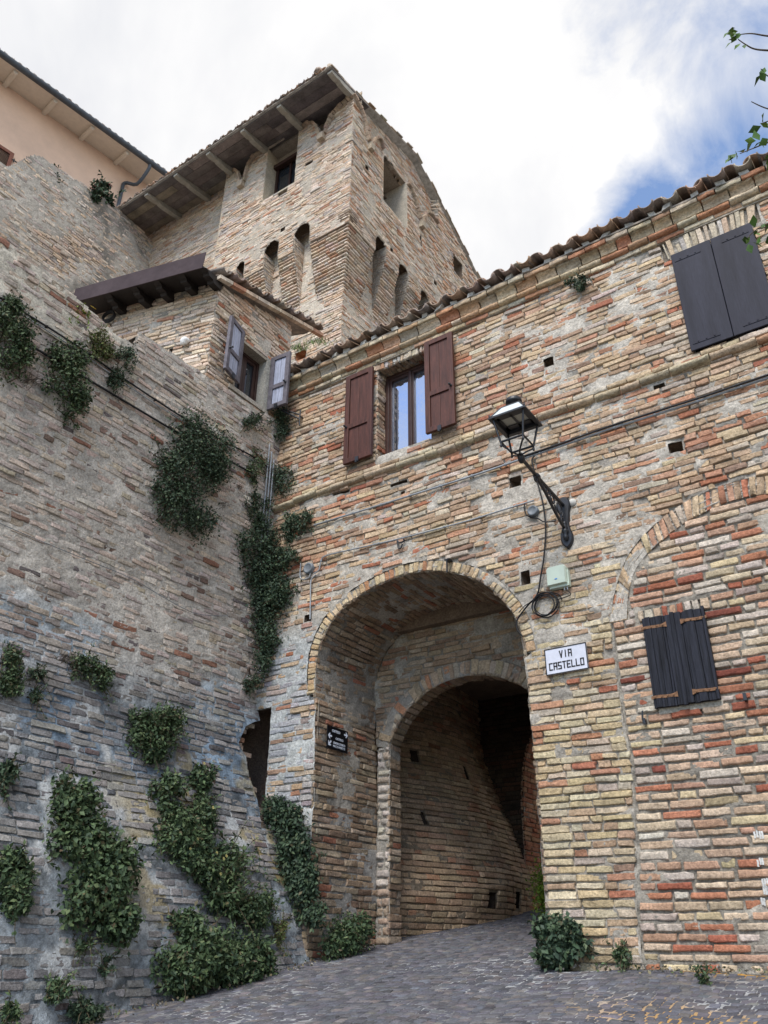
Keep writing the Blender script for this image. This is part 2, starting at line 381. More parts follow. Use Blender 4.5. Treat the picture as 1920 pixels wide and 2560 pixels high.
def pX(X):       # wall facing +X: u = Y, v = Z
    return lambda u, v, d: np.stack([X+d, u, v], -1)
def strip(P, axis_off, nrm):
    """mapping along a 3-D polyline P (u = arc length), v along axis_off (array per point or vector), d along nrm"""
    P = np.asarray(P, float); s = np.concatenate([[0], np.cumsum(np.linalg.norm(np.diff(P, axis=0), axis=1))])
    A = np.asarray(axis_off, float); A = np.tile(A, (len(P), 1)) if A.ndim == 1 else A
    Nn = np.asarray(nrm, float); Nn = np.tile(Nn, (len(P), 1)) if Nn.ndim == 1 else Nn
    def f(u, v, d):
        g = lambda Q: np.stack([np.interp(u, s, Q[:, i]) for i in range(3)], -1)
        return g(P)+g(A)*v[..., None]+g(Nn)*d[..., None]
    return f, s[-1]
def pocket(acc, mapf, u0, u1, v0, v1, depth=.22, col=(.16, .12, .09), mi=0):
    c = [(u0, v0), (u1, v0), (u1, v1), (u0, v1)]
    V = [mapf(np.array(a), np.array(b), np.array(-.035)) for a, b in c]+[mapf(np.array(a), np.array(b), np.array(-depth)) for a, b in c]
    acc.add(np.array(V), [(0, 1, 5, 4), (1, 2, 6, 5), (2, 3, 7, 6), (3, 0, 4, 7), (4, 5, 6, 7)], col, mi)
def ring_normals(P):    # outward normals of a curve in the XZ plane
    T = np.gradient(P, axis=0); T /= np.linalg.norm(T, axis=1)[:, None]
    return np.stack([-T[:, 2], 0*T[:, 0], T[:, 0]], -1)

def tag(o, label, cat, group=None, kind=None):
    if label: o['label'] = label
    if cat: o['category'] = cat
    if group: o['group'] = group
    if kind: o['kind'] = kind
    return o
def thing(name, label, cat, loc=(0, 0, 0), group=None):
    o = bpy.data.objects.new(name, None); o.empty_display_size = .2; COL.objects.link(o)
    o.location = loc
    return tag(o, label, cat, group)
def bevel(o, w=.004, seg=2):
    m = o.modifiers.new('Bevel', 'BEVEL'); m.width = w; m.segments = seg; m.limit_method = 'ANGLE'; return o

# ================================================================== GROUND
def gz(x, y): return .498 + .142*np.asarray(y, float)
def street():
    # one sheet under everything, following the slope of the hill, then the cobbles bedded in it
    a = Acc(); g = np.unique(np.concatenate([np.linspace(-60, -10, 14), np.linspace(-10, 6, 40), np.linspace(6, 60, 14)]))
    h = np.unique(np.concatenate([np.linspace(-60, -2, 14), np.linspace(-2, 20, 50), np.linspace(20, 70, 12)]))
    X, Y = np.meshgrid(g, h, indexing='ij')
    Z = gz(X, np.clip(Y, -25, 40))-.03
    a.add(np.stack([X, Y, Z], -1).reshape(-1, 3), gridq(*X.shape), (.12, .115, .11))
    tag(a.build('ground', MASON, smooth=True), 'sloping ground under the street and buildings', 'ground', kind='structure')
    a = Acc()
    def mp(u, v, d):
        y = v + .16*np.abs(np.sin(u*math.pi/1.5)) + .05*(vnoise(u*.8, v*.8, 5)-.5)
        return np.stack([u, y, gz(u, y)+d-.004+.03*(fbm(u*.8, v*.8, 9, 2)-.5)], -1)
    def colf(u, v, C, r):
        return C
    def mcol(u, v, C):
        wl = sstep(.45, .62, fbm(u*1.4+3, v*1.4, 41, 4))[:, None]
        C = C*(1-wl)+wl*np.array([.30, .31, .32])
        y = v+.1
        om = .9*(sstep(.36, .56, fbm(u*1.6, v*1.6, 77, 4))*np.maximum(sstep(-2.9, -1.6, u)*sstep(7.0, 5.3, v)*1.0, sstep(-2.9, -2.2, u)*sstep(6.75, 6.95, v)))[:, None]
        return C*(1-om)+om*np.array([.40, .22, .045])
    kp = lambda u, v: (v < 7.0) | ((u > -5.9) & (u < -3.1) & (v < 14.6))
    masonry(a, -6.0, 2.4, 3.0, 14.8, mp, keep=kp, h=.076, lens=((.072, 3), (.08, 2), (.095, 1)), joint=.007, pv=.002, tilt=.04, colvar=.16, jit=.003,
            cols=[(.105, .107, .118, 3), (.085, .088, .10, 3), (.125, .12, .122, 1.4), (.14, .135, .13, .6), (.095, .103, .12, 2)], colf=colf,
            nu=2, nv=2, e=.004, lap=0, mrough=.004, rough=.0015, mortar=(.115, .118, .122), jcol=1, mcolf=mcol, mdepth=-.006, mgrid=.025, wave=0, seed=3, ejit=.006)
    tag(a.build('street', COBB), 'grey cobbled street climbing through the archway', 'street', kind='structure')
street()

# ================================================================== GATEHOUSE
YG = 7.2
gate = thing('gatehouse', 'buff brick gatehouse with a large arched passage, tiled eave and mixed shutters', 'building', (-2.6, 7.2, 1.5))
ARCH = [(-5.84, 1.2), (-5.84, 2.6), (-5.85, 3.5), (-5.89, 4.35), (-5.87, 4.72), (-5.74, 5.0), (-5.44, 5.24), (-4.97, 5.38), (-4.55, 5.41), (-4.1, 5.31), (-3.71, 5.1), (-3.47, 4.85), (-3.32, 4.6), (-3.27, 4.35), (-3.25, 3.9), (-3.24, 3.0), (-3.24, 1.2)]
def curve_xz(pts, y, k=6):
    P = catmull([(x, 0, z) for x, z in pts], k); P[:, 1] = y; return P
def resample(P, step):
    s = np.concatenate([[0], np.cumsum(np.linalg.norm(np.diff(P, axis=0), axis=1))])
    t = np.linspace(0, s[-1], max(2, int(s[-1]/step)))
    return np.stack([np.interp(t, s, P[:, i]) for i in range(3)], -1)
AC = resample(curve_xz(ARCH, YG), .05)
AN = ring_normals(AC)                     # outward from the opening
i0 = np.where(AC[:, 2] > 4.2)[0]; ARNG = AC[i0[0]:i0[-1]+1]; ANRNG = AN[i0[0]:i0[-1]+1]
EXT = AC + AN*np.where((AC[:, 2] > 4.2), .13, 0.0)[:, None]
EXTP = EXT[:, [0, 2]]; INTP = AC[:, [0, 2]]
BI = catmull([(-2.20, 4.35, 0), (-2.17, 4.52, 0), (-2.13, 4.66, 0), (-2.05, 4.83, 0), (-1.93, 4.95, 0), (-1.77, 5.06, 0), (-1.58, 5.16, 0), (-1.43, 5.22, 0), (-1.15, 5.28, 0), (-.9, 5.28, 0), (-.6, 5.2, 0), (-.3, 5.02, 0), (-.1, 4.75, 0), (0.0, 4.4, 0)])[:, :2]
BO = catmull([(-2.36, 4.35, 0), (-2.31, 4.55, 0), (-2.21, 4.80, 0), (-2.10, 4.99, 0), (-1.97, 5.12, 0), (-1.79, 5.25, 0), (-1.63, 5.34, 0), (-1.41, 5.42, 0), (-1.14, 5.46, 0), (-.88, 5.46, 0), (-.52, 5.36, 0), (-.2, 5.14, 0), (.05, 4.83, 0), (.16, 4.4, 0)])[:, :2]
INF = [(-2.34, 4.35), *[tuple(p) for p in BI], (0.06, 4.35), (.06, .8), (-2.45, .8), (-2.45, 1.9), (-2.39, 2.3), (-2.33, 3.06), (-2.36, 3.6)]
BLIND = [*[tuple(p) for p in BO], *[tuple(p) for p in BI[::-1]]]
HOLES = [(-2.74, -2.62, 7.53, 7.65), (-1.55, -1.42, 5.95, 6.07), (-3.28, -3.14, 6.10, 6.24), (-3.225, -3.125, 4.94, 5.09), (-1.585, -1.47, 6.735, 6.79), (-6.11, -6.0, 5.13, 5.22), (-1.385, -1.355, 6.98, 7.03), (-4.86, -4.62, 6.63, 6.67), (-5.75, -5.5, 6.78, 6.82), (-4.72, -4.66, 6.47, 6.53)]
WINR = (-5.07, -4.27, 7.13, 8.50); WINM = (-1.12, -.34, 7.04, 8.34); WINB = (-2.02, -1.52, 3.5, 4.3)
RECT = HOLES+[WINR, WINM, WINB]
CAV = (-6.9, -6.535, 2.9, 4.16)
LIN = [(-5.22, -4.12, 8.50, 8.605), (-1.24, -.22, 8.34, 8.605)]   # flat arches
def inrect(u, v, R): return (u > R[0]) & (u < R[1]) & (v > R[2]) & (v < R[3])
def keep_gate(u, v):
    k = ~inpoly(u, v, EXTP)
    for R in RECT+LIN+[CAV]: k &= ~inrect(u, v, R)
    return k
def keep_old(u, v): return keep_gate(u, v) & ~inpoly(u, v, INF) & ~inpoly(u, v, BLIND)
def keep_inf(u, v): return keep_gate(u, v) & inpoly(u, v, INF) & ~inrect(u, v, (-2.1, -1.44, 4.3, 4.42))
UC = sorted({c for R in RECT+LIN+[CAV] for c in R[:2]}); VC = sorted({c for R in RECT+LIN+[CAV] for c in R[2:]})
def gate_plas(u, v):
    n = fbm(u*1.5, v*1.9, 51, 5)
    b = .535 + .06*sstep(5.2, 6.2, v)*sstep(7.6, 6.0, v)
    b = b - .11*sstep(-3.3, -2.9, u)*sstep(-2.0, -2.4, u)*sstep(4.1, 4.35, v)*sstep(5.9, 5.0, v)   # smeared render around the sign and box
    b = b - .12*sstep(-5.6, -6.0, u)*sstep(5.2, 4.7, v)*sstep(2.5, 3.2, v)
    b = b - .07*sstep(7.2, 7.5, v)*sstep(8.5, 8.2, v)*sstep(-2.8, -2.3, u)*sstep(-.9, -1.3, u)
    return patchy(b, n, u, v)
def gate_mcol(u, v, C):
    g = (sstep(-5.5, -6.0, u)*sstep(5.3, 4.8, v)*sstep(1.5, 3.0, v))[:, None]
    C = C*(1-g)+g*np.array([.37, .42, .48])*(C/.36)*.92
    return C
def gate_col(u, v, C, r):
    # the masons used redder bricks in some bands
    n = fbm(u*.8, v*1.6, 61, 3)
    rb = (sstep(6.9, 6.5, v)*sstep(5.4, 5.8, v)*.18+.22*sstep(.55, .68, n)+.35*sstep(7.9, 7.1, v)*sstep(6.9, 7.05, v)*sstep(-5.2, -6.0, u))
    m = r.random(len(u)) < rb
    C = np.where(m[:, None], pal(len(u), RED, .1, r), C)
    yl = (sstep(5.2, 4.6, v)*sstep(-3.4, -3.2, u)*sstep(-2.2, -2.5, u))
    m = r.random(len(u)) < .65*yl
    bl = (sstep(-5.7, -6.05, u)*sstep(5.3, 4.7, v)*sstep(2.0, 3.0, v)*.75*sstep(.2, .6, r.random(len(u))))[:, None]
    C = C*(1-bl)+bl*np.array([.35, .40, .46])
    return np.where(m[:, None], pal(len(u), [(.50, .41, .27, 3), (.47, .37, .225, 2), (.52, .45, .32, 2), (.40, .2, .12, .5)], .08, r), C)
a = Acc()
masonry(a, -6.86, 2.6, .7, 8.61, pY(YG), keep=keep_old, h=.066, cols=BUFF, colf=gate_col, mcolf=gate_mcol, plas=gate_plas, ucuts=UC, vcuts=VC, mgrid=.024, snap=(EXTP, INF, BLIND), jit=.004, tilt=.06, pv=.007, rough=.004, joint=.0105, ejit=.007,
        wave=.022, lap=.020, seed=11, missing=.004, mdepth=-.03)
for R in HOLES: pocket(a, pY(YG), *R, depth=.25)
# core of the wall behind joints and the seam of the blocked arch
mu = np.unique(np.concatenate([np.arange(-6.86, 2.6, .05), UC])); mv = np.unique(np.concatenate([np.arange(.7, 8.62, .05), VC]))
UU, VV = np.meshgrid(mu, mv, indexing='ij'); q = gridq(*UU.shape)
def keep_core(u, v):
    k = ~inpoly(u, v, EXTP)
    for R in RECT+[CAV]: k &= ~inrect(u, v, R)
    return k
q = q[keep_core(UU.reshape(-1)[q].mean(1), VV.reshape(-1)[q].mean(1))]
a.add(pY(YG)(UU, VV, np.full(UU.shape, -.052)).reshape(-1, 3), q, (.30, .26, .21))
a.build('wall', MASON, gate)
a = Acc()
masonry(a, -2.52, .12, .7, 5.35, pY(YG), keep=keep_inf, h=.073, lens=((.28, 4), (.135, 1), (.21, 1)), cols=INFILL, ucuts=UC, vcuts=VC, mgrid=.024, snap=(INF, EXTP), jit=.003, tilt=.04, joint=.013, pv=.005, rough=.0025, mdepth=-.026,
        mortar=(.36, .33, .28), wave=.012, seed=12, e=.006, nu=5, plas=lambda u, v: patchy(.66, fbm(u*1.8, v*2.2, 81, 4), u, v, .03))
iw = a.build('infill_wall', MASON, gate)
# a few white brush dabs left on the bricks at the right
r9 = np.random.default_rng(91)
for (px_, py_, h_, n_) in ((1885, 2078, .05, 2), (1898, 2076, .055, 2), (1893, 2150, .05, 3), (1905, 2195, .06, 3), (1908, 2220, .05, 3), (1903, 2245, .05, 2)):
    for k in range(n_):
        q = onY(px_+6*k, py_+3*r9.normal(), YG-.014); m = 8; zs = np.linspace(0, -h_, m); xs = .0012*r9.normal(size=m)
        a = Acc(); a.add(np.concatenate([np.stack([q[0]+xs-.008, np.full(m, YG-.008), q[2]+zs], -1), np.stack([q[0]+xs+.006, np.full(m, YG-.008), q[2]+zs], -1)]), [(i, m+i, m+i+1, i+1) for i in range(m-1)], (.62, .62, .60))
        a.build('paint_dab', PLAST, iw)
a = Acc()
Pm = np.stack([(BI[:, 0]), np.full(len(BI), YG), BI[:, 1]], -1); Po = np.stack([BO[:, 0], np.full(len(BO), YG), BO[:, 1]], -1)
f, L = strip(Pm, Po-Pm, (0, -1, 0))
masonry(a, 0, L, 0, 1.0, f, h=1.0, lens=((.07, 3), (.055, 1)), cols=RED+[(.48, .38, .25, 8), (.45, .34, .22, 7)], joint=.010, p=-.004, e=.004, lap=.014, pv=.007, seed=13, wave=0, ejit=.008, tilt=.0, rough=.004, jit=.003, mortar=(.46, .43, .38), jcol=.85, mgrid=.02,
        plas=lambda u, v: .024*sstep(.5, .62, fbm(u*2.2, v*.4, 82, 3)))
a.build('relieving_arch', MASON, gate)
a = Acc()
f, L = strip(ARNG, ANRNG, (0, -1, 0))
masonry(a, 0, L, 0, .127, f, h=.127, lens=((.062, 3), (.072, 1)), cols=[(.50, .40, .25, 4), (.53, .45, .30, 3), (.46, .34, .2, 2), (.44, .24, .13, .8)], joint=.008, p=-.004, e=.004, pv=.006, lap=.035, seed=14, wave=0, ejit=.006, tilt=0.02, jit=.003,
        mortar=(.45, .42, .37), jcol=.8, mgrid=.018, vcuts=(0, .127))
a.build('arch_ring', MASON, gate)
for k, R in enumerate(LIN):
    a = Acc()
    def f(u, v, d, R=R):
        c = (R[0]+R[1])/2; return np.stack([u+(u-c)*.28*(v-R[2]), YG-d, v], -1)
    masonry(a, R[0]+.05, R[1]-.05, R[2], R[3], f, h=R[3]-R[2], lens=((.058, 3), (.07, 1)), cols=[(.52, .46, .34, 4), (.50, .40, .28, 3), (.46, .28, .17, 1), (.42, .40, .36, 1)], joint=.008, p=.003, seed=15+k, wave=0, tilt=.03, vcuts=(), ejit=.01, jit=.003, mgrid=.02)
    a.build('window_lintel', MASON, gate)
a = Acc()
masonry(a, -2.1, -1.44, 4.305, 4.42, pY(YG), h=.13, lens=((.068, 1),), cols=INFILL[:6], joint=.014, seed=18, wave=0, ejit=.003, p=.003, mgrid=.02, mortar=(.33, .31, .27)); a.build('window_lintel', MASON, gate)

# outer vault and jambs (Y from 7.2 to 8.4)
def vaultmap(P, Nrm, y0=0):
    s = np.concatenate([[0], np.cumsum(np.linalg.norm(np.diff(P, axis=0), axis=1))])
    def f(u, v, d):
        g = lambda Q: np.stack([np.interp(v, s, Q[:, i]) for i in range(3)], -1)
        q = g(P)-g(Nrm)*d[..., None]; q[..., 1] = u
        return q
    return f, s
a = Acc()
f, s = vaultmap(AC, AN)
zc_ = np.interp
def vplas(u, v):
    z = np.interp(v, s, AC[:, 2]); n = fbm(u*1.8, v*1.6, 91, 5)
    b = .60-.14*sstep(3.9, 4.2, z)*sstep(5.0, 4.6, z)-.10*sstep(2.9, 2.2, z)
    return patchy(b, n, u, v, .034)
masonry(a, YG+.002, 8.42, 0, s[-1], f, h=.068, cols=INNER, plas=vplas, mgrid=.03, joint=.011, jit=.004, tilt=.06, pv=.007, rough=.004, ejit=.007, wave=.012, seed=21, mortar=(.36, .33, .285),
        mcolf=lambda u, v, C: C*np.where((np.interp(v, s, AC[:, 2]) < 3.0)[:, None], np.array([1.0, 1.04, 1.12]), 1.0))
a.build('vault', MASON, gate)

# inner order: wall with the smaller arch at Y = 8.4
IARCH = [(-5.66, 1.2), (-5.66, 2.6), (-5.665, 3.6), (-5.65, 3.88), (-5.56, 4.05), (-5.40, 4.24), (-5.12, 4.42), (-4.77, 4.51), (-4.42, 4.51), (-4.05, 4.40), (-3.75, 4.2), (-3.55, 3.95), (-3.48, 3.6), (-3.48, 2.6), (-3.48, 1.2)]
IC = resample(curve_xz(IARCH, 8.4), .05); INN = ring_normals(IC)
j0 = np.where(IC[:, 2] > 3.8)[0]
IEXT = IC+INN*np.where(IC[:, 2] > 3.8, .19, .17)[:, None]
a = Acc()
kin = lambda u, v: inpoly(u, v, INTP) & ~inpoly(u, v, IEXT[:, [0, 2]])
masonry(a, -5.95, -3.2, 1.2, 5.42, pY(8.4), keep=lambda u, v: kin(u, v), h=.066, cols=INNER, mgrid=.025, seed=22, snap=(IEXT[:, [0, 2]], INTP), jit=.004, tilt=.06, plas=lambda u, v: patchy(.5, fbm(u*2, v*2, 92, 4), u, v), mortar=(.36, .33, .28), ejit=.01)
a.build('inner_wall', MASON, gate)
a = Acc()
f, L = strip(IC[j0[0]:j0[-1]+1], INN[j0[0]:j0[-1]+1], (0, -1, 0))
masonry(a, 0, L, 0, .19, f, h=.19, lens=((.07, 3), (.085, 1)), cols=[(.42, .34, .23, 4), (.38, .29, .2, 3), (.40, .22, .13, .6), (.44, .38, .29, 2)], lap=.03, joint=.010, p=-.003, pv=.010, seed=23, wave=0, ejit=.012, tilt=.0, jit=.004, mgrid=.02)
for sgn, x0, x1 in ((0, -5.84, -5.66), (1, -3.48, -3.24)):
    masonry(a, x0, x1, 1.2, 3.83, pY(8.398), h=.095, lens=((.17, 1),), cols=[(.50, .46, .40, 3), (.47, .43, .36, 2), (.44, .37, .28, 1)] , joint=.014, p=.004, pv=.008, seed=24, wave=0, ejit=.006, e=.012, mgrid=.02, colf=lambda u, v, C, r: np.where((v < 2.3)[:, None], C*np.array([.72, .60, .52]), C))
f, s2 = vaultmap(IC, INN)
masonry(a, 8.4, 8.66, 0, s2[-1], f, h=.075, lens=((.15, 1), (.26, 1)), cols=INNER, seed=25, mgrid=.03, wave=0)
a.build('inner_arch', MASON, gate)

# passage chamber behind the inner arch: flared left wall, far wall with exit arch, ceiling, right wall
YF = 11.7
def xbase(Y): return np.interp(Y, [8.4, 8.9, 9.4, 10.0, 10.7, 11.7, 12.4], [-5.92, -5.86, -5.73, -5.52, -5.40, -5.50, -5.55])
def gflare(h): return -np.interp(h, [0, .4, 1.2, 1.6, 2.1, 2.6, 5], [0, -.06, .24, .42, .60, .66, .66])
def mp(u, v, d): return np.stack([xbase(u)+gflare(v-gz(0, u))*(1-.0*u)+d, u, v], -1)
PHOLE = [onPl(x, y, (-5.9, 10, 0), np.array([1.0, 0, 0])) for x, y in ((1035, 1885), (1165, 1930), (1060, 2045))]
SLOT = []
def solve_pass(x, y):
    X = -5.8
    for k in range(12):
        q = onX(x, y, X); X = .5*X+.5*float(mp(np.array(q[1]), np.array(q[2]), np.array(0.))[0])
    return q
pr = []
for x, y, w, h in ((1038, 1890, .14, .16), (1166, 1930, .12, .22), (1062, 2045, .07, .16), (1233, 2252, .17, .2), (1297, 2250, .18, .2)):
    q = solve_pass(x, y); pr.append((q[1]-w/2, q[1]+w/2, q[2]-h/2, q[2]+h/2))
kpass = lambda u, v: ~np.logical_or.reduce([inrect(u, v, R) for R in pr])
a = Acc()
masonry(a, 8.6, 12.35, 1.3, 5.3, mp, keep=kpass, h=.07, cols=[(.42, .31, .20, 3), (.45, .34, .22, 3), (.38, .27, .175, 2), (.40, .235, .145, .8)], mgrid=.03, seed=26, jit=.004, tilt=.06, joint=.011, pv=.007, mortar=(.33, .27, .2), ucuts=[c for R in pr for c in R[:2]], vcuts=[c for R in pr for c in R[2:]], wave=.02)
for R in pr: pocket(a, mp, *R, depth=.28, col=(.06, .045, .035))
a.build('passage_wall', MASON, gate)
XEX = [(-5.50, 1.8), (-5.50, 3.4), (-5.46, 3.9), (-5.38, 4.3), (-5.2, 4.62), (-4.8, 4.95), (-4.3, 5.05), (-3.8, 4.9), (-3.45, 4.5), (-3.35, 4.0), (-3.35, 1.8)]
XC = resample(curve_xz(XEX, YF), .06); XN = ring_normals(XC)
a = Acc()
masonry(a, -6.7, -2.9, 1.6, 5.3, pY(YF), keep=lambda u, v: ~inpoly(u, v, XC[:, [0, 2]]), h=.068, cols=[(.075, .045, .032, 2), (.06, .045, .034, 3)], mortar=(.05, .042, .035), mgrid=.04, seed=27, snap=(XC[:, [0, 2]],), nu=3, nv=2)  # far wall's deep shade is put into its near-black brick and mortar colours
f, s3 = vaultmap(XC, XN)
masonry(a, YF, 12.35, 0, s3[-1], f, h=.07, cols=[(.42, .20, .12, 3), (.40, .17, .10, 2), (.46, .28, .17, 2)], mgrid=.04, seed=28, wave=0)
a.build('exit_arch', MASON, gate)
a = Acc()
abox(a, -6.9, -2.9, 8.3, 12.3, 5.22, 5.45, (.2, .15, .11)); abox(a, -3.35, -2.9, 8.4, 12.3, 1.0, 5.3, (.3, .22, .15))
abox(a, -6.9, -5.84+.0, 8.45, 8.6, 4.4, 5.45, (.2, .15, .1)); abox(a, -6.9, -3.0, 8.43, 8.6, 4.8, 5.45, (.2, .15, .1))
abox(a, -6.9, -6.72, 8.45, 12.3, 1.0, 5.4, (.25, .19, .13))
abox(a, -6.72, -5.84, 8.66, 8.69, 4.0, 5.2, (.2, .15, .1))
# body of the building above and beside the passage (closes it against light)
abox(a, -6.7, -5.95, 7.45, 8.4, 1.0, 4.9, (.2, .15, .1)) if False else None
abox(a, -6.86, 2.6, 12.31, 12.5, 5.1, 9.4, (.45, .36, .25)); abox(a, -2.85, 2.6, 12.31, 12.5, 1.0, 5.1, (.45, .36, .25))
abox(a, 2.45, 2.6, 7.25, 12.3, .6, 9.3, (.45, .36, .25)); abox(a, -6.98, -6.87, 8.0, 12.5, 1.0, 9.4, (.4, .3, .2))
a.build('rear_walls', MASON, gate, smooth=False)

# cornice: five moulded courses, then string course
def coursestrip(acc, x0, x1, z0, z1, prof, lens, cols, seed, Y=YG):
    """prof: list of (t, d): height fraction and projection"""
    r = np.random.default_rng(seed); x = x0; n = len(prof)
    T = np.array([p[0] for p in prof]); Dp = np.array([p[1] for p in prof])
    while x < x1:
        l = lens*(1+.2*r.normal()); y = min(x+max(l, .08), x1); g = .004+.004*r.random(); dz = .004*r.normal(); dd = .006*r.normal()
        m = 6; xs = np.linspace(x+g, y-g, m); c = pal(1, cols, .1, r)[0]
        sag = .02*(fbm(xs*.5, xs*0+seed*0, 71, 2)-.5)*2
        U = np.repeat(xs[:, None], n, 1); V = z0+(z1-z0)*T[None]+dz+sag[:, None]+.0025*r.normal(size=(m, n)); D = Dp[None]+dd+.003*r.normal(size=(m, n))
        V[:, 0] = V[:, 0]; P = np.stack([U, Y-D, V], -1)
        P2 = np.concatenate([P, np.stack([U[:, :1], np.full((m, 1), Y+.1), V[:, :1]], -1)], 1); P2 = np.concatenate([np.stack([U[:, :1], np.full((m, 1), Y+.1), V[:, -1:]], -1), P2[:, ::-1][:, 1:]], 1) if False else P
        acc.add(P.reshape(-1, 3), gridq(m, n), np.tile(c, (m*n, 1))*(1+.1*r.normal(size=(m*n, 1))))
        for e in (0, m-1):      # end caps
            q = np.concatenate([P[e], [[P[e][0][0], Y+.05, P[e][-1][2]], [P[e][0][0], Y+.05, P[e][0][2]]]]); cc = q.mean(0)
            k = len(q); VV = np.concatenate([q, [cc]]); F = [(i, (i+1) % k, k) for i in range(k)]
            acc.add(VV, F if e else [(b_, a_, c_) for a_, b_, c_ in F], c*.8)
        x = y
flat = lambda d: [(0, -.02), (.02, d-.006), (.1, d), (.9, d), (.98, d-.006), (1, -.02)]
rnd = lambda d0, d1: [(0, -.02), (.02, d0)]+[(.5-.48*math.cos(t), d0+(d1-d0)*math.sin(t)) for t in np.linspace(.25, 2.9, 7)]+[(.98, d0), (1, -.02)]
cav = lambda d0, d1: [(0, -.02), (.01, d0)]+[(t, d0+(d1-d0)*(1-math.sqrt(max(0, 1-t*t)))) for t in np.linspace(.1, .9, 6)]+[(.97, d1), (1, -.02)]
CC = [(.52, .44, .32, 3), (.50, .40, .27, 3), (.43, .22, .13, 1.6), (.46, .30, .19, 1.5), (.42, .38, .31, 1)]
a = Acc()
coursestrip(a, -6.72, 2.6, 8.61, 8.665, flat(.035), .27, CC, 1)
coursestrip(a, -6.72, 2.6, 8.672, 8.745, rnd(.03, .085), .28, CC, 2)
coursestrip(a, -6.72, 2.6, 8.752, 8.84, cav(.06, .135), .26, CC, 3)
coursestrip(a, -6.72, 2.6, 8.846, 8.905, flat(.15), .25, CC, 4)
abox(a, -6.72, 2.6, YG-.02, YG+.12, 8.6, 8.93, (.36, .32, .26))
a.build('cornice', MASON, gate)
a = Acc()
SCC = [(.40, .32, .22, 4), (.42, .35, .25, 2), (.40, .24, .15, .7)]
coursestrip(a, -6.74, 2.6, 6.84, 6.93, rnd(.0, .062), .3, SCC, 6)
coursestrip(a, -6.74, 2.6, 6.94, 7.0, flat(.02), .26, BUFF, 8)
a.build('string_course', MASON, gate)

# roof tiles
def coppi(acc, origin, du, dv, n, rows, pitch=.25, length=.42, r0=.1, seed=5, up=(0, 0, 1)):
    """curved tiles: du along the eave, dv up the slope (unit vectors)"""
    r = np.random.default_rng(seed); du = np.asarray(du, float); dv = np.asarray(dv, float); nn = np.cross(du, dv); nn /= np.linalg.norm(nn)
    if nn[2] < 0: nn = -nn
    TC = [(.30, .215, .16, 3), (.26, .20, .165, 3), (.34, .22, .15, 2), (.20, .17, .15, 2), (.36, .31, .25, 1)]
    for k in range(n):
        for j in range(rows):
            for cover in (0, 1):
                c = np.asarray(origin)+du*(pitch*(k+.5*cover)+.012*r.normal())+dv*(j*length*.82-.02+.03*r.random()*(j == 0)+(.03 if cover else 0))+nn*(.018*j*0+.004*r.normal()+(.05 if cover else .035))
                an = np.linspace(0, math.pi, 9); col = pal(1, TC, .12, r)[0]
                V = []
                for t, rr in ((0, r0*(1.0 if cover else .86)), (1, r0*(.82 if cover else 1.0))):
                    for th in (.0, .014):
                        ca = np.cos(an)*(rr-th); sa = np.sin(an)*(rr-th)*.82
                        s_ = 1 if cover else -1
                        V.append(c+dv*(length*t)+nn*(.012*(1-t)*0)+ca[:, None]*du+(s_*sa[:, None])*nn+(nn*(.0 if cover else .075))*1)
                V = np.concatenate(V); m = 9; F = []
                for i in range(m-1):
                    F += [(i, i+1, 2*m+i+1, 2*m+i), (m+i+1, m+i, 3*m+i, 3*m+i+1), (i+1, i, m+i, m+i+1), (2*m+i, 2*m+i+1, 3*m+i+1, 3*m+i)]
                F += [(0, 2*m, 3*m, m), (m-1, 2*m-1, 4*m-1, 3*m-1)]
                acc.add(V, F, np.tile(col, (len(V), 1))*(1+.12*r.normal(size=(len(V), 1))))
SL = math.radians(16)
a = Acc()
coppi(a, (-6.75, 6.98, 8.93), (1, 0, 0), (0, math.cos(SL), math.sin(SL)), 38, 4)
# lime mortar lumps under the tile ends and the slab the tiles lie on
r_ = np.random.default_rng(4)
for k in range(38):
    box(a, (-6.75+.25*k+.03*r_.normal()-.045, 7.03+.02*r_.random(), 8.912), (.07+.03*r_.random(), .02*r_.normal(), 0), (0, .06, 0), (.02*r_.normal(), 0, .05+.02*r_.random()), (.40, .385, .35))
box(a, (-6.8, 7.06, 8.912), (9.4, 0, 0), (0, 5.4*math.cos(SL)*.99, 5.4*math.sin(SL)*.99), (0, 0, .025), (.3, .26, .22))
a.build('roof', TILE, gate)

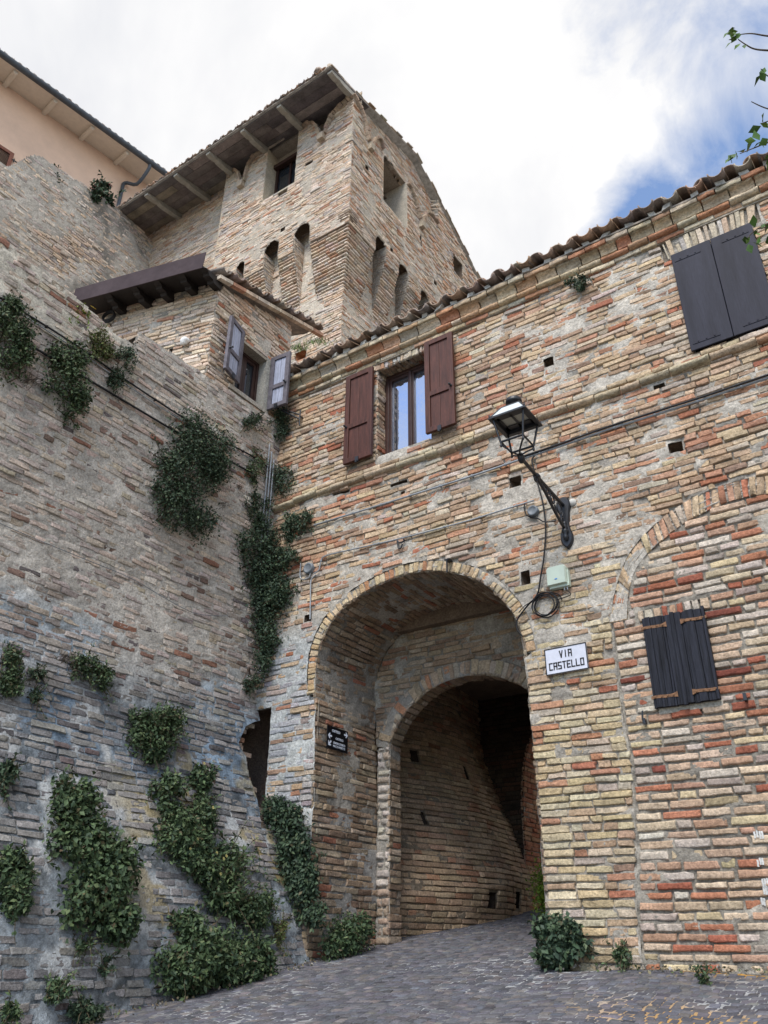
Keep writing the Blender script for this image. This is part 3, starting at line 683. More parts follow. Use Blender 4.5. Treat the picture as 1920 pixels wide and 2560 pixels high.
# windows and shutters
def frame_rect(acc, o, ux, uz, un, w, h, t, dp, col=(1, 1, 1), mi=0):
    """rectangular frame, members t wide and dp deep; o = lower left outer corner, un points out of the wall"""
    o, ux, uz, un = [np.asarray(q, float) for q in (o, ux, uz, un)]
    box(acc, o, ux*t, uz*h, un*dp, col, mi); box(acc, o+ux*(w-t), ux*t, uz*h, un*dp, col, mi)
    box(acc, o+ux*t, ux*(w-2*t), uz*t, un*dp, col, mi); box(acc, o+ux*t+uz*(h-t), ux*(w-2*t), uz*t, un*dp, col, mi)
def panel_shutter(parent, o, ux, uz, un, w, h, matp, matr=None, label=None, boards=3, latch=True, name='shutter'):
    o, ux, uz, un = [np.asarray(q, float) for q in (o, ux, uz, un)]
    a = Acc(); th = .045; st = .07; matr = matr or matp
    frame_rect(a, o, ux, uz, un, w, h, st, th, mi=1); mid = .40*h
    box(a, o+ux*st+uz*(mid-.035), ux*(w-2*st), uz*.07, un*th, mi=1)
    for (z0, z1) in ((st, mid-.035), (mid+.035, h-st)):
        bw = (w-2*st)/boards
        for k in range(boards):
            box(a, o+ux*(st+k*bw+.0015)+uz*z0+un*.006, ux*(bw-.003), uz*(z1-z0), un*(.02), mi=0)
    s = a.build(name, [matp, matr], parent, smooth=False); bevel(s, .004)
    if label: s['label'] = label
    if latch:
        b = Acc(); q = o+ux*(w-st*.5)+uz*mid+un*(th)
        lathe(b, q, [(.018, 0), (.018, .012), (.008, .014), (.008, .035), (.016, .04), (.012, .055), (0, .058)], 10, un)
        b.build('latch', IRON, s); b = Acc()
        q = o+ux*(w*.5)+uz*.0+un*(th-.004); box(b, q+ux*-.03-uz*.03, ux*.05, uz*.07, un*.018); box(b, q+ux*-.015-uz*.05, ux*.022, uz*.03, un*.03)
        b.build('catch', IRON, s)
    return s
X_, Y_, Z_ = np.eye(3)
# red-brown window
x0, x1, z0, z1 = WINR; YW = YG+.25
w = thing('window', None, None, (x0, YW, z0)); w.parent = gate; w.matrix_parent_inverse = Matrix.Translation(-gate.location)
a = Acc()
frame_rect(a, (x0, YW, z0), X_, Z_, -Y_, x1-x0, z1-z0, .055, .07)
hw = (x1-x0-.11)/2
for k in range(2): frame_rect(a, (x0+.055+k*hw+.002, YW-.012, z0+.056), X_, Z_, -Y_, hw-.004, z1-z0-.112, .045, .05)
box(a, (x0+.055+hw-.02, YW-.06, z0+.06), (.04, 0, 0), (0, -.02, 0), (0, 0, z1-z0-.12))
fr = a.build('frame', WOODF, w, smooth=False); bevel(fr, .005)
for k in range(2):
    a = Acc(); box(a, (x0+.09+k*hw, YW-.025, z0+.09), (hw-.07, 0, 0), (0, -.006, 0), (0, 0, z1-z0-.18)); a.build('pane', PANE, w, smooth=False)
a = Acc()
masonry(a, 0, .19, z0, z1, lambda u, v, d: np.stack([x0+d, YG+u, v], -1), h=.066, cols=BUFF, seed=31, mgrid=.03, wave=0)
masonry(a, 0, .19, z0, z1, lambda u, v, d: np.stack([x1-d, YG+u, v], -1), h=.066, cols=BUFF, seed=32, mgrid=.03, wave=0)
masonry(a, x0, x1, 0, .25, lambda u, v, d: np.stack([u, YG+v, z1-d], -1), h=.13, lens=((.065, 1),), cols=INNER, seed=33, mgrid=.03, wave=0)
masonry(a, x0, x1, 0, .25, lambda u, v, d: np.stack([u, YG+v, z0+d], -1), h=.13, cols=BUFF, seed=34, mgrid=.03, wave=0)
abox(a, x0-.0, x0+.018, YG+.185, YG+.25, z0, z1, (.42, .45, .46))
a.build('reveal', MASON, w)
panel_shutter(gate, (x0-.02, YG-.055, z0+.0), -X_, Z_, -Y_+.0*X_, .44, 1.40, WOODR, label='red-brown panelled shutter folded back left of the gatehouse window', boards=2)
s = panel_shutter(gate, (x1+.0, YG-.075, z0+.0), X_, Z_, -Y_, .41, 1.40, WOODR, label='red-brown panelled shutter folded back right of the gatehouse window', boards=2)
# slate metal shutters
for k in range(2):
    x0, x1, z0, z1 = WINM; hw = (x1-x0+.06)/2
    a = Acc(); o = np.array((x0-.03+k*hw+.002, YG-.022, z0-.02)); W_ = hw-.006; H_ = z1-z0+.03
    box(a, o, X_*W_, -Y_*.022, Z_*H_); s = a.build('metal_shutter', METS, gate, smooth=False); bevel(s, .004)
    for zz in (.07, H_-.12):
        b = Acc()
        box(b, o+X_*(.03 if k == 0 else .1)+Z_*zz-Y_*.022, X_*(W_-.14), -Y_*.005, Z_*.035)
        for q in (.06, .14, .22): lathe(b, o+X_*((.03 if k == 0 else .1)+q)+Z_*(zz+.018)-Y_*.027, [(.009, 0), (.007, .005), (0, .006)], 8, -Y_)
        b.build('hinge_strap', METS, s, smooth=False)
a = Acc(); x0, x1, z0, z1 = WINM; abox(a, x0-.05, x1+.05, YG+.1, YG+.13, z0-.05, z1+.05, (.03, .03, .03)); a.build('window_backing', DARK, gate, smooth=False)
# black plank shutters
x0, x1, z0, z1 = WINB
a = Acc(); abox(a, x0, x1, YG+.12, YG+.15, z0-.02, z1+.02, (.03, .03, .03)); a.build('window_backing', DARK, gate, smooth=False)
a = Acc(); abox(a, x0-.01, x1+.03, YG-.006, YG+.1, z0-.055, z0+.0, (.40, .37, .31)); o = a.build('window_sill', MASON, gate, smooth=False); bevel(o, .006)
rr = np.random.default_rng(8)
for k in range(2):
    hw = (x1-x0+.06)/2; ox = x0-.03+k*hw; a = Acc(); n = 6; H_ = z1-z0+.02
    cut = np.concatenate([[0], np.sort(np.linspace(0, 1, n+1)[1:-1]+.045*rr.normal(size=n-1)), [1]])*(hw-.004)
    for j in range(n):
        d = .032+.0035*rr.normal()
        box(a, (ox+cut[j]+.001, YG-.018, z0-.005+.003*rr.normal()), (cut[j+1]-cut[j]-.0025, 0, 0), (0, -d, 0), (.002*rr.normal(), 0, H_+.004*rr.normal()))
    s = a.build('plank_shutter', WOODB, gate, smooth=False); bevel(s, .0025)
    if k == 0:
        b = Acc(); box(b, (ox+hw-.022, YG-.05, z0-.02), (.036, 0, 0), (0, -.022, 0), (0, 0, H_+.02)); bb = b.build('cover_strip', WOODB, s, smooth=False); bevel(bb, .006)
    for zz in (.085, H_-.1):
        b = Acc(); xx = ox+(-.012 if k == 0 else .06)
        L_ = hw-.05
        nseg = 12; xs = np.linspace(0, L_, nseg)
        flare = .013+.012*sstep(.82, 1.0, (xs/L_ if k == 0 else 1-xs/L_))
        zc = z0+zz+.003*np.sin(xs*30)
        P = np.concatenate([np.stack([xx+xs, np.full(nseg, YG-.057), zc-flare], -1), np.stack([xx+xs, np.full(nseg, YG-.057), zc+flare], -1), np.stack([xx+xs, np.full(nseg, YG-.05), zc-flare], -1), np.stack([xx+xs, np.full(nseg, YG-.05), zc+flare], -1)])
        F = []
        for i in range(nseg-1): F += [(i, i+1, nseg+i+1, nseg+i), (2*nseg+i, i, i+1, 2*nseg+i+1)[::-1], (nseg+i, nseg+i+1, 3*nseg+i+1, 3*nseg+i)]
        b.add(P, F)
        for q in (.15, .4, .62, .85): lathe(b, (xx+L_*q, YG-.057, z0+zz), [(.009, 0), (.007, .006), (0, .007)], 8, -Y_)
        b.build('hinge', RUST, s, smooth=False)

# ================================================================== LEFT RETAINING WALL (battered)
def xprof(z): return np.interp(z, [0, 1.0, 1.55, 2.3, 2.87, 3.5, 4.3, 5.2, 8.4], [-5.5, -5.67, -5.81, -6.08, -6.40, -6.64, -6.80, -6.80, -6.73])
def sxm(u, v, d): return np.stack([xprof(v)+.05*(fbm(u*.6, v*.6, 101, 2)-.5)+d, u, v], -1)
def scarp(x, y):
    X = -6.6
    for k in range(25):
        q = onX(x, y, X); X = .6*X+.4*float(xprof(q[2]))
    return q
CAVPX = [(550+.5425*p, 1400+.5425*q) for p, q in ((120, 765), (160, 745), (205, 735), (235, 745), (248, 900), (250, 1000), (240, 1120), (222, 1240), (200, 1235), (186, 1150), (165, 1080), (135, 985), (125, 905), (88, 845))]
CAVW = [tuple(scarp(*p)[1:]) for p in CAVPX]
CAVW = [(max(y, 0) if i not in (3, 4, 5, 6, 7) else 7.3, z) for i, (y, z) in enumerate(CAVW)]
TOPL = [(0.2, 8.05), (3.0, 8.04), (3.74, 7.98), (4.35, 7.86), (4.56, 7.90), (4.6, 8.12), (5.0, 8.14), (5.9, 8.2), (7.25, 8.27)]
def ltop(u): return np.interp(u, [p[0] for p in TOPL], [p[1] for p in TOPL])+.02*(vnoise(u*9, u*0, 3)-.5)
def keep_l(u, v): return (v < ltop(u)) & ~inpoly(u, v, CAVW) & (v > gz(0, u)-.35)
lw = thing('retaining_wall', 'tall grey battered brick wall along the left, overgrown with plants', 'wall', (-5.8, 4, 1.1))
def lplas(u, v):
    n = fbm(u*1.1, v*1.5, 111, 6)
    b = .585+.0*sstep(4.5, 5.2, v)*sstep(7.3, 6.6, v)-.02*sstep(4.2, 3.6, v)-.13*sstep(7.25, 7.6, v)*sstep(4.6, 4.0, u)
    return np.maximum(patchy(b, n, u, v, .030), .021*fbm(u*4, v*9, 207, 4)*(1-.3*sstep(4.4, 3.6, v)))
def lmcol(u, v, C):
    n = fbm(u*.9, v*1.3, 121, 5)[:, None]
    g = (sstep(4.75, 4.3, v)*sstep(2.6, 3.2, v)*.9)[:, None]*sstep(.33, .55, n)
    C = C*(1-g)+g*np.array([.30, .365, .44])*(C/.34)
    C = C*(1-sstep(4.6, 3.7, v)[:, None]*np.array([.54, .45, .33]))  # lower mortar darker: grime plus the dim skylight there, both put into the colour
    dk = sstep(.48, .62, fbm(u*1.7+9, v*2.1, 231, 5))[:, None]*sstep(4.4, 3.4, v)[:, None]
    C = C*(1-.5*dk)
    sp = sstep(4.7, 3.9, v)*(fbm(u*15, v*17, 251, 3)-.5)*1.3
    C = C*(1+sp[:, None])
    w_ = sstep(.58, .66, fbm(u*2.3, v*2.6, 131, 4))[:, None]*(sstep(4.8, 3.5, v))[:, None]
    C = C*(1-w_)+w_*np.array([.40, .42, .43])
    y = (sstep(.6, .68, fbm(u*3, v*3, 141, 3))*sstep(4.0, 3.0, v)*sstep(4.6, 5.4, u))[:, None]
    C = C*(1-.7*y)+.7*y*np.array([.30, .23, .09])
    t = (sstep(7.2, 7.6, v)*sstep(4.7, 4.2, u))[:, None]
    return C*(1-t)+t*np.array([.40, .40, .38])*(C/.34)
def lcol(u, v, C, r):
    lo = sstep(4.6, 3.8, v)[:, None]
    return C*(1-lo)+lo*.82*(.66+.5*r.random((len(u), 1)))*((C*.45+np.array([.175, .215, .255])*.55)*1.0)  # low bricks darker and bluer: grime, lichen and skylit shade put into colour
a = Acc()
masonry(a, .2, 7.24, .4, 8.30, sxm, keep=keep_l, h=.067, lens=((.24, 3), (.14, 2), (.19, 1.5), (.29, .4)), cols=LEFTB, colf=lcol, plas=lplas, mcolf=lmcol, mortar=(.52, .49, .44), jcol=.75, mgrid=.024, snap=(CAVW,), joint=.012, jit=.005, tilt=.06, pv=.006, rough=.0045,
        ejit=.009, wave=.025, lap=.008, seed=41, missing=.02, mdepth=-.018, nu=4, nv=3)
# coping slab and solid top
us = np.linspace(.2, 7.2, 60); zt_ = ltop(us)-.01
P = np.concatenate([np.stack([np.full(60, -6.76), us, zt_], -1), np.stack([np.full(60, -7.4), us, zt_+.02], -1)])
a.add(P, [(i, i+1, 61+i, 60+i) for i in range(59)], (.3, .28, .25))
abox(a, -15, -7.3, .2, 5.0, 7.6, 7.8, (.28, .27, .24))
a.build('wall', MASON, lw)
a = Acc()     # broken thickness of the wall round the cavity
rr = np.random.default_rng(19)
cw = [p for p in CAVW]
for i in range(len(cw)):
    (y0, z0), (y1, z1) = cw[i-1], cw[i]
    if y0 > 7.15 and y1 > 7.15: continue
    n = max(2, int(math.hypot(y1-y0, z1-z0)/.05))
    for k in range(n):
        t = (k+.5)/n; y, z = y0+(y1-y0)*t, z0+(z1-z0)*t; l = .10+.06*rr.random(); xx = float(xprof(z))-.03-.02*rr.random()
        box(a, (xx-.28, y-l/2+.03*rr.normal(), z-.028+.01*rr.normal()), (.28, .02*rr.normal(), .012*rr.normal()), (0, l, .01*rr.normal()), (0, 0, .05), pal(1, [(.24, .19, .15, 2), (.30, .24, .19, 2), (.26, .15, .10, 1)], .12, rr)[0])
a.build('broken_edge', MASON, lw)
a = Acc()     # broken cavity between the wall and the gate pier
c = np.array([-6.95, 7.0, 3.4]); rr = np.random.default_rng(2)
nu_, nv_ = 14, 20
P = []
for i in range(nu_):
    for j in range(nv_):
        th = math.pi*i/(nu_-1); ph = 2*math.pi*j/nv_
        P.append(c+np.array([.75*math.sin(th)*math.cos(ph), .75*math.sin(th)*math.sin(ph), 1.15*math.cos(th)])*(1+.12*rr.normal()))
P = np.array(P); F = [(i*nv_+j, i*nv_+(j+1) % nv_, (i+1)*nv_+(j+1) % nv_, (i+1)*nv_+j) for i in range(nu_-1) for j in range(nv_)]
keepF = [f for f in F if not (P[list(f)].mean(0)[0] > xprof(P[list(f)].mean(0)[2])-.05 or (P[list(f)].mean(0)[1] < YG+.03 and P[list(f)].mean(0)[0] > -6.55))]
a.add(P, keepF, (.20, .15, .12)); a.build('cavity', MASON, lw)

# ================================================================== SMALL HOUSE
hn = np.array([.243, -.970, 0]); hd = np.array([-.970, -.243, 0]); HC = np.array([-6.77, 5.735, 0])
house = thing('brick_house', 'small brick house with dark eave and grey shuttered window above the left wall', 'building', (-6.77, 5.735, 8.0))
def hleft(u, v, d): return HC+hd*u[..., None]+hn*d[..., None]+Z_*v[..., None]
def hright(u, v, d): return np.stack([HC[0]+d, HC[1]+u, v], -1)
HH = [(.60, .68, 8.66, 8.86)]
HW = (.50, 1.08, 8.33, 9.17)     # window on the right face: u = Y - HC_y
a = Acc()
masonry(a, 0.0, 3.2, 7.4, 10.75, hleft, keep=lambda u, v: (v < 9.93+.17*u) & ~inrect(u, v, HH[0]), h=.06, cols=TOWR, seed=51, jit=.004, tilt=.06, mgrid=.03, plas=lambda u, v: patchy(.62, fbm(u*2, v*2, 151, 4), u, v), ejit=.01)
pocket(a, hleft, *HH[0])
masonry(a, 0.0, 1.55, 7.6, 10.5, hright, keep=lambda u, v: (v < 9.78+.265*u) & ~inrect(u, v, HW), h=.06, cols=TOWR[:4]+[(.42, .2, .12, 1.2)], seed=52, jit=.004, tilt=.06, mgrid=.03, ucuts=HW[:2], vcuts=HW[2:], plas=lambda u, v: patchy(.58, fbm(u*2, v*2, 152, 4)+.1*sstep(8.35, 8.2, v), u, v), ejit=.01)
a.build('wall', MASON, house)
def yv(u): return HC[1]+u
w = thing('window', None, None, (HC[0]-.2, yv(HW[0]), HW[2])); w.parent = house; w.matrix_parent_inverse = Matrix.Translation(-house.location)
a = Acc(); y0, y1, z0, z1 = yv(HW[0]), yv(HW[1]), HW[2], HW[3]; XF = HC[0]-.2
frame_rect(a, (XF, y0, z0), Y_, Z_, X_, y1-y0, z1-z0, .045, .06)
hw = (y1-y0-.09)/2
for k in range(2): frame_rect(a, (XF, y0+.045+k*hw, z0+.046), Y_, Z_, X_, hw-.002, z1-z0-.092, .05, .045)
fr = a.build('frame', WOODF, w, smooth=False); bevel(fr, .004)
for k in range(2):
    a = Acc(); box(a, (XF+.015, y0+.09+k*hw, z0+.09), (.006, 0, 0), (0, hw-.085, 0), (0, 0, z1-z0-.18)); a.build('pane', PANED, w, smooth=False)
a = Acc()
abox(a, XF-.02, HC[0]+.004, y0-.02, y0+.004, z0-.02, z1+.02, (.4, .36, .3)); abox(a, XF-.02, HC[0]+.012, y1-.006, y1+.075, z0-.02, z1+.06, (.40, .385, .34))
abox(a, XF-.02, HC[0]+.006, y0, y1, z1-.005, z1+.04, (.33, .29, .23)); abox(a, XF-.02, HC[0]+.02, y0-.1, y1+.1, z0-.06, z0+.003, (.42, .39, .34))
a.build('reveal', MASON, w, smooth=False)
ang = math.radians(14); ux = np.array([math.sin(ang), -math.cos(ang), 0]); un = np.array([math.cos(ang), math.sin(ang), 0])
panel_shutter(house, np.array((HC[0]+.05, y0+.0, z0+.03)), ux, Z_, un, .37, .90, WOODG, WOODGD, label='weathered grey shutter folded towards the corner of the small house', boards=2)
ang = math.radians(4); ux = np.array([math.cos(ang), math.sin(ang), 0]); un = np.array([math.sin(ang), -math.cos(ang), 0])
panel_shutter(house, np.array((HC[0]+.02, y1+.10, z0+.0)), ux, Z_, un, .34, .92, WOODG, WOODGD, label='weathered grey shutter standing straight out from the small house', boards=2)
# eave over the left face: dark soffit, metal fascia, rafter ends
def hp(u, d, z): return HC+hd*u+hn*d+Z_*z
pf = lambda x, y, d: onPl(x, y, HC+hn*d, hn)
D0 = .42
TL, BL, TR, BR = pf(189, 722, D0), pf(178, 757, D0), pf(515, 630, D0), pf(505, 669, D0)
a = Acc(); tk = hn*.012
V = [BL, BR, TR, TL, BL-tk, BR-tk, TR-tk, TL-tk]
a.add(V, [(0, 1, 2, 3), (7, 6, 5, 4), (0, 4, 5, 1), (2, 6, 7, 3), (1, 5, 6, 2), (0, 3, 7, 4)]); a.build('fascia', FASC, house, smooth=False)
a = Acc(); du_ = (BR-BL)
p0, p1 = BL+Z_*.02-tk, BR+Z_*.02-tk; q0, q1 = p0-hn*(D0+.1)+Z_*.12, p1-hn*(D0+.1)+Z_*.12
a.add([p0, p1, q1, q0, p0+Z_*.03, p1+Z_*.03, q1+Z_*.03, q0+Z_*.03], [(0, 3, 2, 1), (4, 5, 6, 7), (0, 1, 5, 4), (2, 3, 7, 6), (1, 2, 6, 5), (3, 0, 4, 7)]); a.build('soffit', DKWOOD, house, smooth=False)
for t in (.27, .475, .645, .83, .995):
    q = BL+(BR-BL)*t+Z_*.015-tk; ex = hd*-.05
    pr_ = [(.02, 0), (.10, -.03), (.12, -.075), (.22, -.085), (.24, -.13), (.44, -.14), (.44, .04), (.02, .0)]
    V0 = [q-hn*a_+Z_*(z_+.12*a_/.5) for a_, z_ in pr_]; n = len(V0); b = Acc()
    V = [v-ex for v in V0]+[v+ex for v in V0]; cen = [np.mean(V[:n], 0), np.mean(V[n:], 0)]
    F = [(i, (i+1) % n, n+(i+1) % n, n+i) for i in range(n)]
    b.add(V, F); b.add(V[:n]+[cen[0]], [(i, (i+1) % n, n) for i in range(n)]); b.add(V[n:]+[cen[1]], [((i+1) % n, i, n) for i in range(n)])
    b.build('rafter_end', DKWOOD, house, smooth=False)
# roof with brick eave course on the right side
a = Acc()
e0 = np.array([HC[0]+.06, HC[1]-.1, 9.80]); e1 = np.array([HC[0]+.06, 7.75, 10.33]); ev = (e1-e0)/np.linalg.norm(e1-e0); nrow = int(np.linalg.norm(e1-e0)/.26)
for k in range(nrow+1):
    l = .26; c = pal(1, TOWR, .12, rng)[0]; box(a, e0+ev*(k*l+.004)+Z_*(-.03), ev*(l-.012), X_*.07, Z_*.06, c)
up_ = np.array([-1.0, -.1, .20]); up_ /= np.linalg.norm(up_)
coppi(a, e0+np.array([.10, .1, .055]), ev, up_, 9, 6, pitch=.25, seed=9)
R0, R1 = e0+X_*.02+Z_*.035, e1+X_*.02+Z_*.035; R2, R3 = R1+up_*2.6, R0+up_*2.6
a.add([R0, R1, R2, R3, R0+Z_*.02, R1+Z_*.02, R2+Z_*.02, R3+Z_*.02], [(0, 3, 2, 1), (4, 5, 6, 7), (0, 1, 5, 4), (2, 3, 7, 6), (1, 2, 6, 5), (3, 0, 4, 7)], (.25, .2, .16))
a.build('roof', TILE, house)

# ================================================================== UPPER WALL
UPX = -15.3
UT = [(3.0, 18.6), (5.96, 18.35), (6.14, 18.63), (6.36, 19.12), (6.51, 19.33), (6.69, 19.45), (7.31, 19.55), (7.82, 19.64), (8.69, 19.80), (9.82, 19.80), (10.36, 19.62), (10.7, 19.6)]
utop = lambda u: np.interp(u, [p[0] for p in UT], [p[1] for p in UT])+.05*(fbm(u*6, u*0, 6, 3)-.5)
a = Acc()
def uplas(u, v): n = fbm(u*.7, v*.9, 161, 6); return patchy(.40, n, u, v, .05)
def umcol(u, v, C):
    n = fbm(u*.45, v*.35, 171, 4)[:, None]; d = sstep(.55, .66, fbm(u*1.3+2, v*.5, 181, 4))[:, None]
    C = C*(1-.5*sstep(.4, .6, n))+.5*sstep(.4, .6, n)*np.array([.50, .50, .485]); return C*(1-.45*d)*1.08
masonry(a, 3.0, 10.6, 14.6, 19.95, pX(UPX), keep=lambda u, v: v < utop(u), h=.078, cols=LEFTB[:4]+TOWR[:3], plas=uplas, mcolf=umcol, mortar=(.42, .395, .35), mgrid=.04, seed=61, nu=3, nv=2, jit=.008, ejit=.015, missing=.03, wave=.03)
us = np.linspace(3.0, 10.6, 80); P = np.concatenate([np.stack([np.full(80, UPX-.03), us, utop(us)-.02], -1), np.stack([np.full(80, UPX-.5), us, utop(us)+.0], -1)])
a.add(P, [(i, i+1, 81+i, 80+i) for i in range(79)], (.22, .2, .17))
tag(a.build('upper_wall', MASON), 'high weathered wall of pale plastered brick left of the tower', 'wall')

# ================================================================== TOWER
tower = thing('castle_tower', 'tall brick tower with machicolations, swallowtail merlons and a deep wooden eave', 'tower', (-8.4, 10.5, 2.5))
TY, TX = 10.0, -7.87; SH = .38
def catp(pts, k=5): return catmull([(a, b, 0) for a, b in pts], k)[:, :2]
# merlon outlines (u, z) on the front face
RM = catp([(-7.87, 19.90), (-8.21, 19.83), (-8.5, 19.68), (-8.66, 19.36), (-8.73, 19.08)])
RM2 = catp([(-8.83, 19.08), (-8.89, 19.42), (-9.06, 19.78), (-9.30, 19.95), (-9.58, 19.93)])
LM = catp([(-10.66, 20.02), (-11.01, 20.03), (-11.25, 19.86), (-11.34, 19.55), (-11.38, 19.18)])
LM2 = catp([(-11.46, 19.18), (-11.51, 19.5), (-11.64, 19.82), (-11.87, 20.0), (-12.08, 20.0)])
def top_front(u):
    P = np.concatenate([RM, RM2])[::-1]; Q = np.concatenate([LM, LM2])[::-1]
    r = np.interp(u, P[:, 0], P[:, 1]); q = np.interp(u, Q[:, 0], Q[:, 1])
    r = np.where((u < -8.73) & (u > -8.83), 19.05, r); q = np.where((u < -11.38) & (u > -11.46), 19.15, q)
    return np.where(u > -10.1, r, q)
TW = (-10.62, -9.60, 18.04, 19.95)
SF = [(-10.36, -9.92, 16.12), (-9.45, -8.98, 16.10), (-11.25, -10.98, 16.1)]   # machicolation slots: x0, x1, spring of the arch head
def slotkeep(u, v, S):
    k = np.ones(np.broadcast(u, v).shape, bool)
    for s0, s1, z in S:
        c = (s0+s1)/2; r = (s1-s0)/2
        k &= ~((np.abs(u-c) < r) & (v < z+np.sqrt(np.maximum(r*r-(u-c)**2, 0))*1.1))
    return k
THF = [(-9.30, -9.08, 18.36, 18.47), (-10.12, -9.82, 17.85, 18.0), (-9.92, -9.75, 16.50, 16.64), (-8.10, -7.87, 15.72, 15.98)]
KF = lambda u, v: (v < top_front(u)) & ~inrect(u, v, TW) & slotkeep(u, v, SF) & ~np.logical_or.reduce([inrect(u, v, R) for R in THF])
def tplas(u, v): n = fbm(u*1.2, v*1.4, 191, 5); return patchy(.56, n+.05*sstep(17.6, 16.2, v), u, v, .034)
a = Acc()
TM = dict(h=.063, jit=.004, tilt=.07, pv=.008, rough=.004, ejit=.008, lap=.006, joint=.011, mgrid=.035, nu=3, nv=2, mortar=(.45, .40, .33), plas=tplas, wave=.03, mdepth=-.026)
masonry(a, -12.08, TX, 15.62, 20.1, pY(TY), keep=KF, cols=TOWR, seed=71, ucuts=TW[:2], vcuts=TW[2:], **TM)
for R in THF: pocket(a, pY(TY), *R, depth=.3)
# recessed infill between the merlons
masonry(a, -12.08, TX, 18.9, 20.45, pY(TY+.30), keep=lambda u, v: ~inrect(u, v, TW) & (v > top_front(u)-.25), cols=TOWR[:3], seed=72, **{**TM, 'mgrid': .06})
# set-back wall to the left
masonry(a, -15.9, -12.0, 14.5, 20.3, pY(TY+.35), cols=TOWR, seed=73, **{**TM, 'mgrid': .06})
abox(a, -12.10, -12.06, TY+.0, TY+.36, 15.6, 20.05, (.48, .40, .30))
a.build('front_wall', MASON, tower)
# right face
KRW = (11.31, 12.36, 17.55, 19.22)
RA = catp([(9.96, 19.9), (10.3, 19.69), (10.51, 19.36), (10.66, 18.9)]); RA2 = catp([(10.75, 18.9), (10.83, 19.25), (11.0, 19.48), (11.15, 19.5), (11.31, 19.33)])
RB = catp([(12.36, 19.2), (12.56, 19.15), (12.79, 18.86), (12.98, 18.4)]); RB2 = catp([(13.06, 18.4), (13.2, 18.9), (13.5, 19.15), (13.9, 19.15)])
def top_right(u): return np.interp(u, [9.9, 12.8, 17.2], [20.0, 20.70, 18.32])
SR = [(11.02, 11.47, 15.95), (11.98, 12.42, 15.9), (12.96, 13.36, 15.85), (13.95, 14.35, 15.8), (14.95, 15.35, 15.8)]
THR = [(10.55, 10.68, 17.9, 18.05), (12.98, 13.06, 17.5, 17.9), (11.62, 11.75, 16.15, 16.3), (14.75, 14.95, 17.2, 17.4), (13.6, 13.75, 16.7, 16.85), (14.72, 15.22, 18.05, 18.7), (10.0, 10.2, 15.72, 15.98)]
KR = lambda u, v: (v < top_right(u)) & ~inrect(u, v, KRW) & slotkeep(u, v, SR) & ~np.logical_or.reduce([inrect(u, v, R) for R in THR])
def rmp(u, v, d):      # the spandrels above the merlon arcs are set back a little
    t = np.where(u < 10.70, np.interp(u, RA[:, 0], RA[:, 1]), np.where(u < 11.31, np.interp(u, RA2[:, 0], RA2[:, 1]), np.where(u < 13.02, np.interp(u, RB[:, 0], RB[:, 1]), np.interp(u, RB2[:, 0], RB2[:, 1]))))
    rec = np.where((u < 13.9) & (v > t), .17, 0)
    return np.stack([TX+d-rec, u, v], -1)
a = Acc()
RC = TOWR+[(.47, .27, .16, 1.6), (.50, .36, .24, 1.2)]
masonry(a, TY-.0, 17.2, 15.62, 20.8, rmp, keep=KR, cols=RC, seed=74, ucuts=KRW[:2], vcuts=KRW[2:], **TM)
for R in THR: pocket(a, pX(TX), *R, depth=.3)
a.build('side_wall', MASON, tower)
# shaft under the overhang
a = Acc()
SLP = lambda S: (lambda u, v: np.maximum(tplas(u, v), .04*np.logical_or.reduce([(u > s0-.02) & (u < s1+.25) & (v > 13.7) for s0, s1, z in S])*sstep(.28, .5, fbm(u*3, v*3, 301, 3))))
masonry(a, -12.6, TX-SH, 9.5, 16.5, pY(TY+SH), cols=TOWR, seed=75, mcolf=lambda u, v, C: np.where((v > 13.7)[:, None], C*1.12, C), keep=lambda u, v: ~(inrect(u, v, (-9.5, -9.18, 12.75, 13.0))), **{**TM, 'plas': SLP(SF)})
pocket(a, pY(TY+SH), -9.5, -9.18, 12.75, 13.0, depth=.25, col=(.36, .17, .09))
masonry(a, TY+SH, 17.2, 9.5, 16.5, pX(TX-SH), cols=RC, seed=76, **{**TM, 'plas': SLP(SR)})
a.build('shaft', MASON, tower)
# moulded edges of the merlons with a small stone at each notch
def moulding(P, off, nrm, seed):
    a = Acc(); P = resample(P, .04); f, L = strip(P, off(P), nrm)
    masonry(a, 0, L, 0, .085, f, h=.085, lens=((.13, 2), (.1, 1)), cols=[(.40, .31, .22, 2), (.36, .28, .20, 1)], joint=.008, p=.085, pv=.008, back=-.02, seed=seed, wave=0, ejit=.006, tilt=0, mortar_on=False)
    a.build('merlon_moulding', MASON, tower)
for k, L in enumerate((RM, RM2, LM, LM2)): moulding(np.array([(x, TY, z) for x, z in L]), lambda P: ring_normals(P)*np.where(ring_normals(P)[:, 2:3] > 0, -1, 1), (0, -1, 0), 600+k)
def rn_yz(P):
    T = np.gradient(P, axis=0); T /= np.linalg.norm(T, axis=1)[:, None]; n = np.stack([0*T[:, 0], -T[:, 2], T[:, 1]], -1); return n*np.where(n[:, 2:3] > 0, -1, 1)
for k, L in enumerate((RA, RA2, RB, RB2)): moulding(np.array([(TX, y, z) for y, z in L]), rn_yz, (1, 0, 0), 610+k)
for x, z in ((-8.775, 19.05), (-11.42, 19.15)): a = Acc(); box(a, (x-.09, TY-.12, z-.16), (.17, 0, 0), (0, .14, 0), (0, 0, .2), (.44, .36, .27)); a.build('moulding_stone', MASON, tower, smooth=False)
for y, z in ((10.70, 18.78), (13.02, 18.28)): a = Acc(); box(a, (TX-.02, y-.07, z-.15), (.13, 0, 0), (0, .14, 0), (0, 0, .2), (.40, .34, .26)); a.build('moulding_stone', MASON, tower, smooth=False)
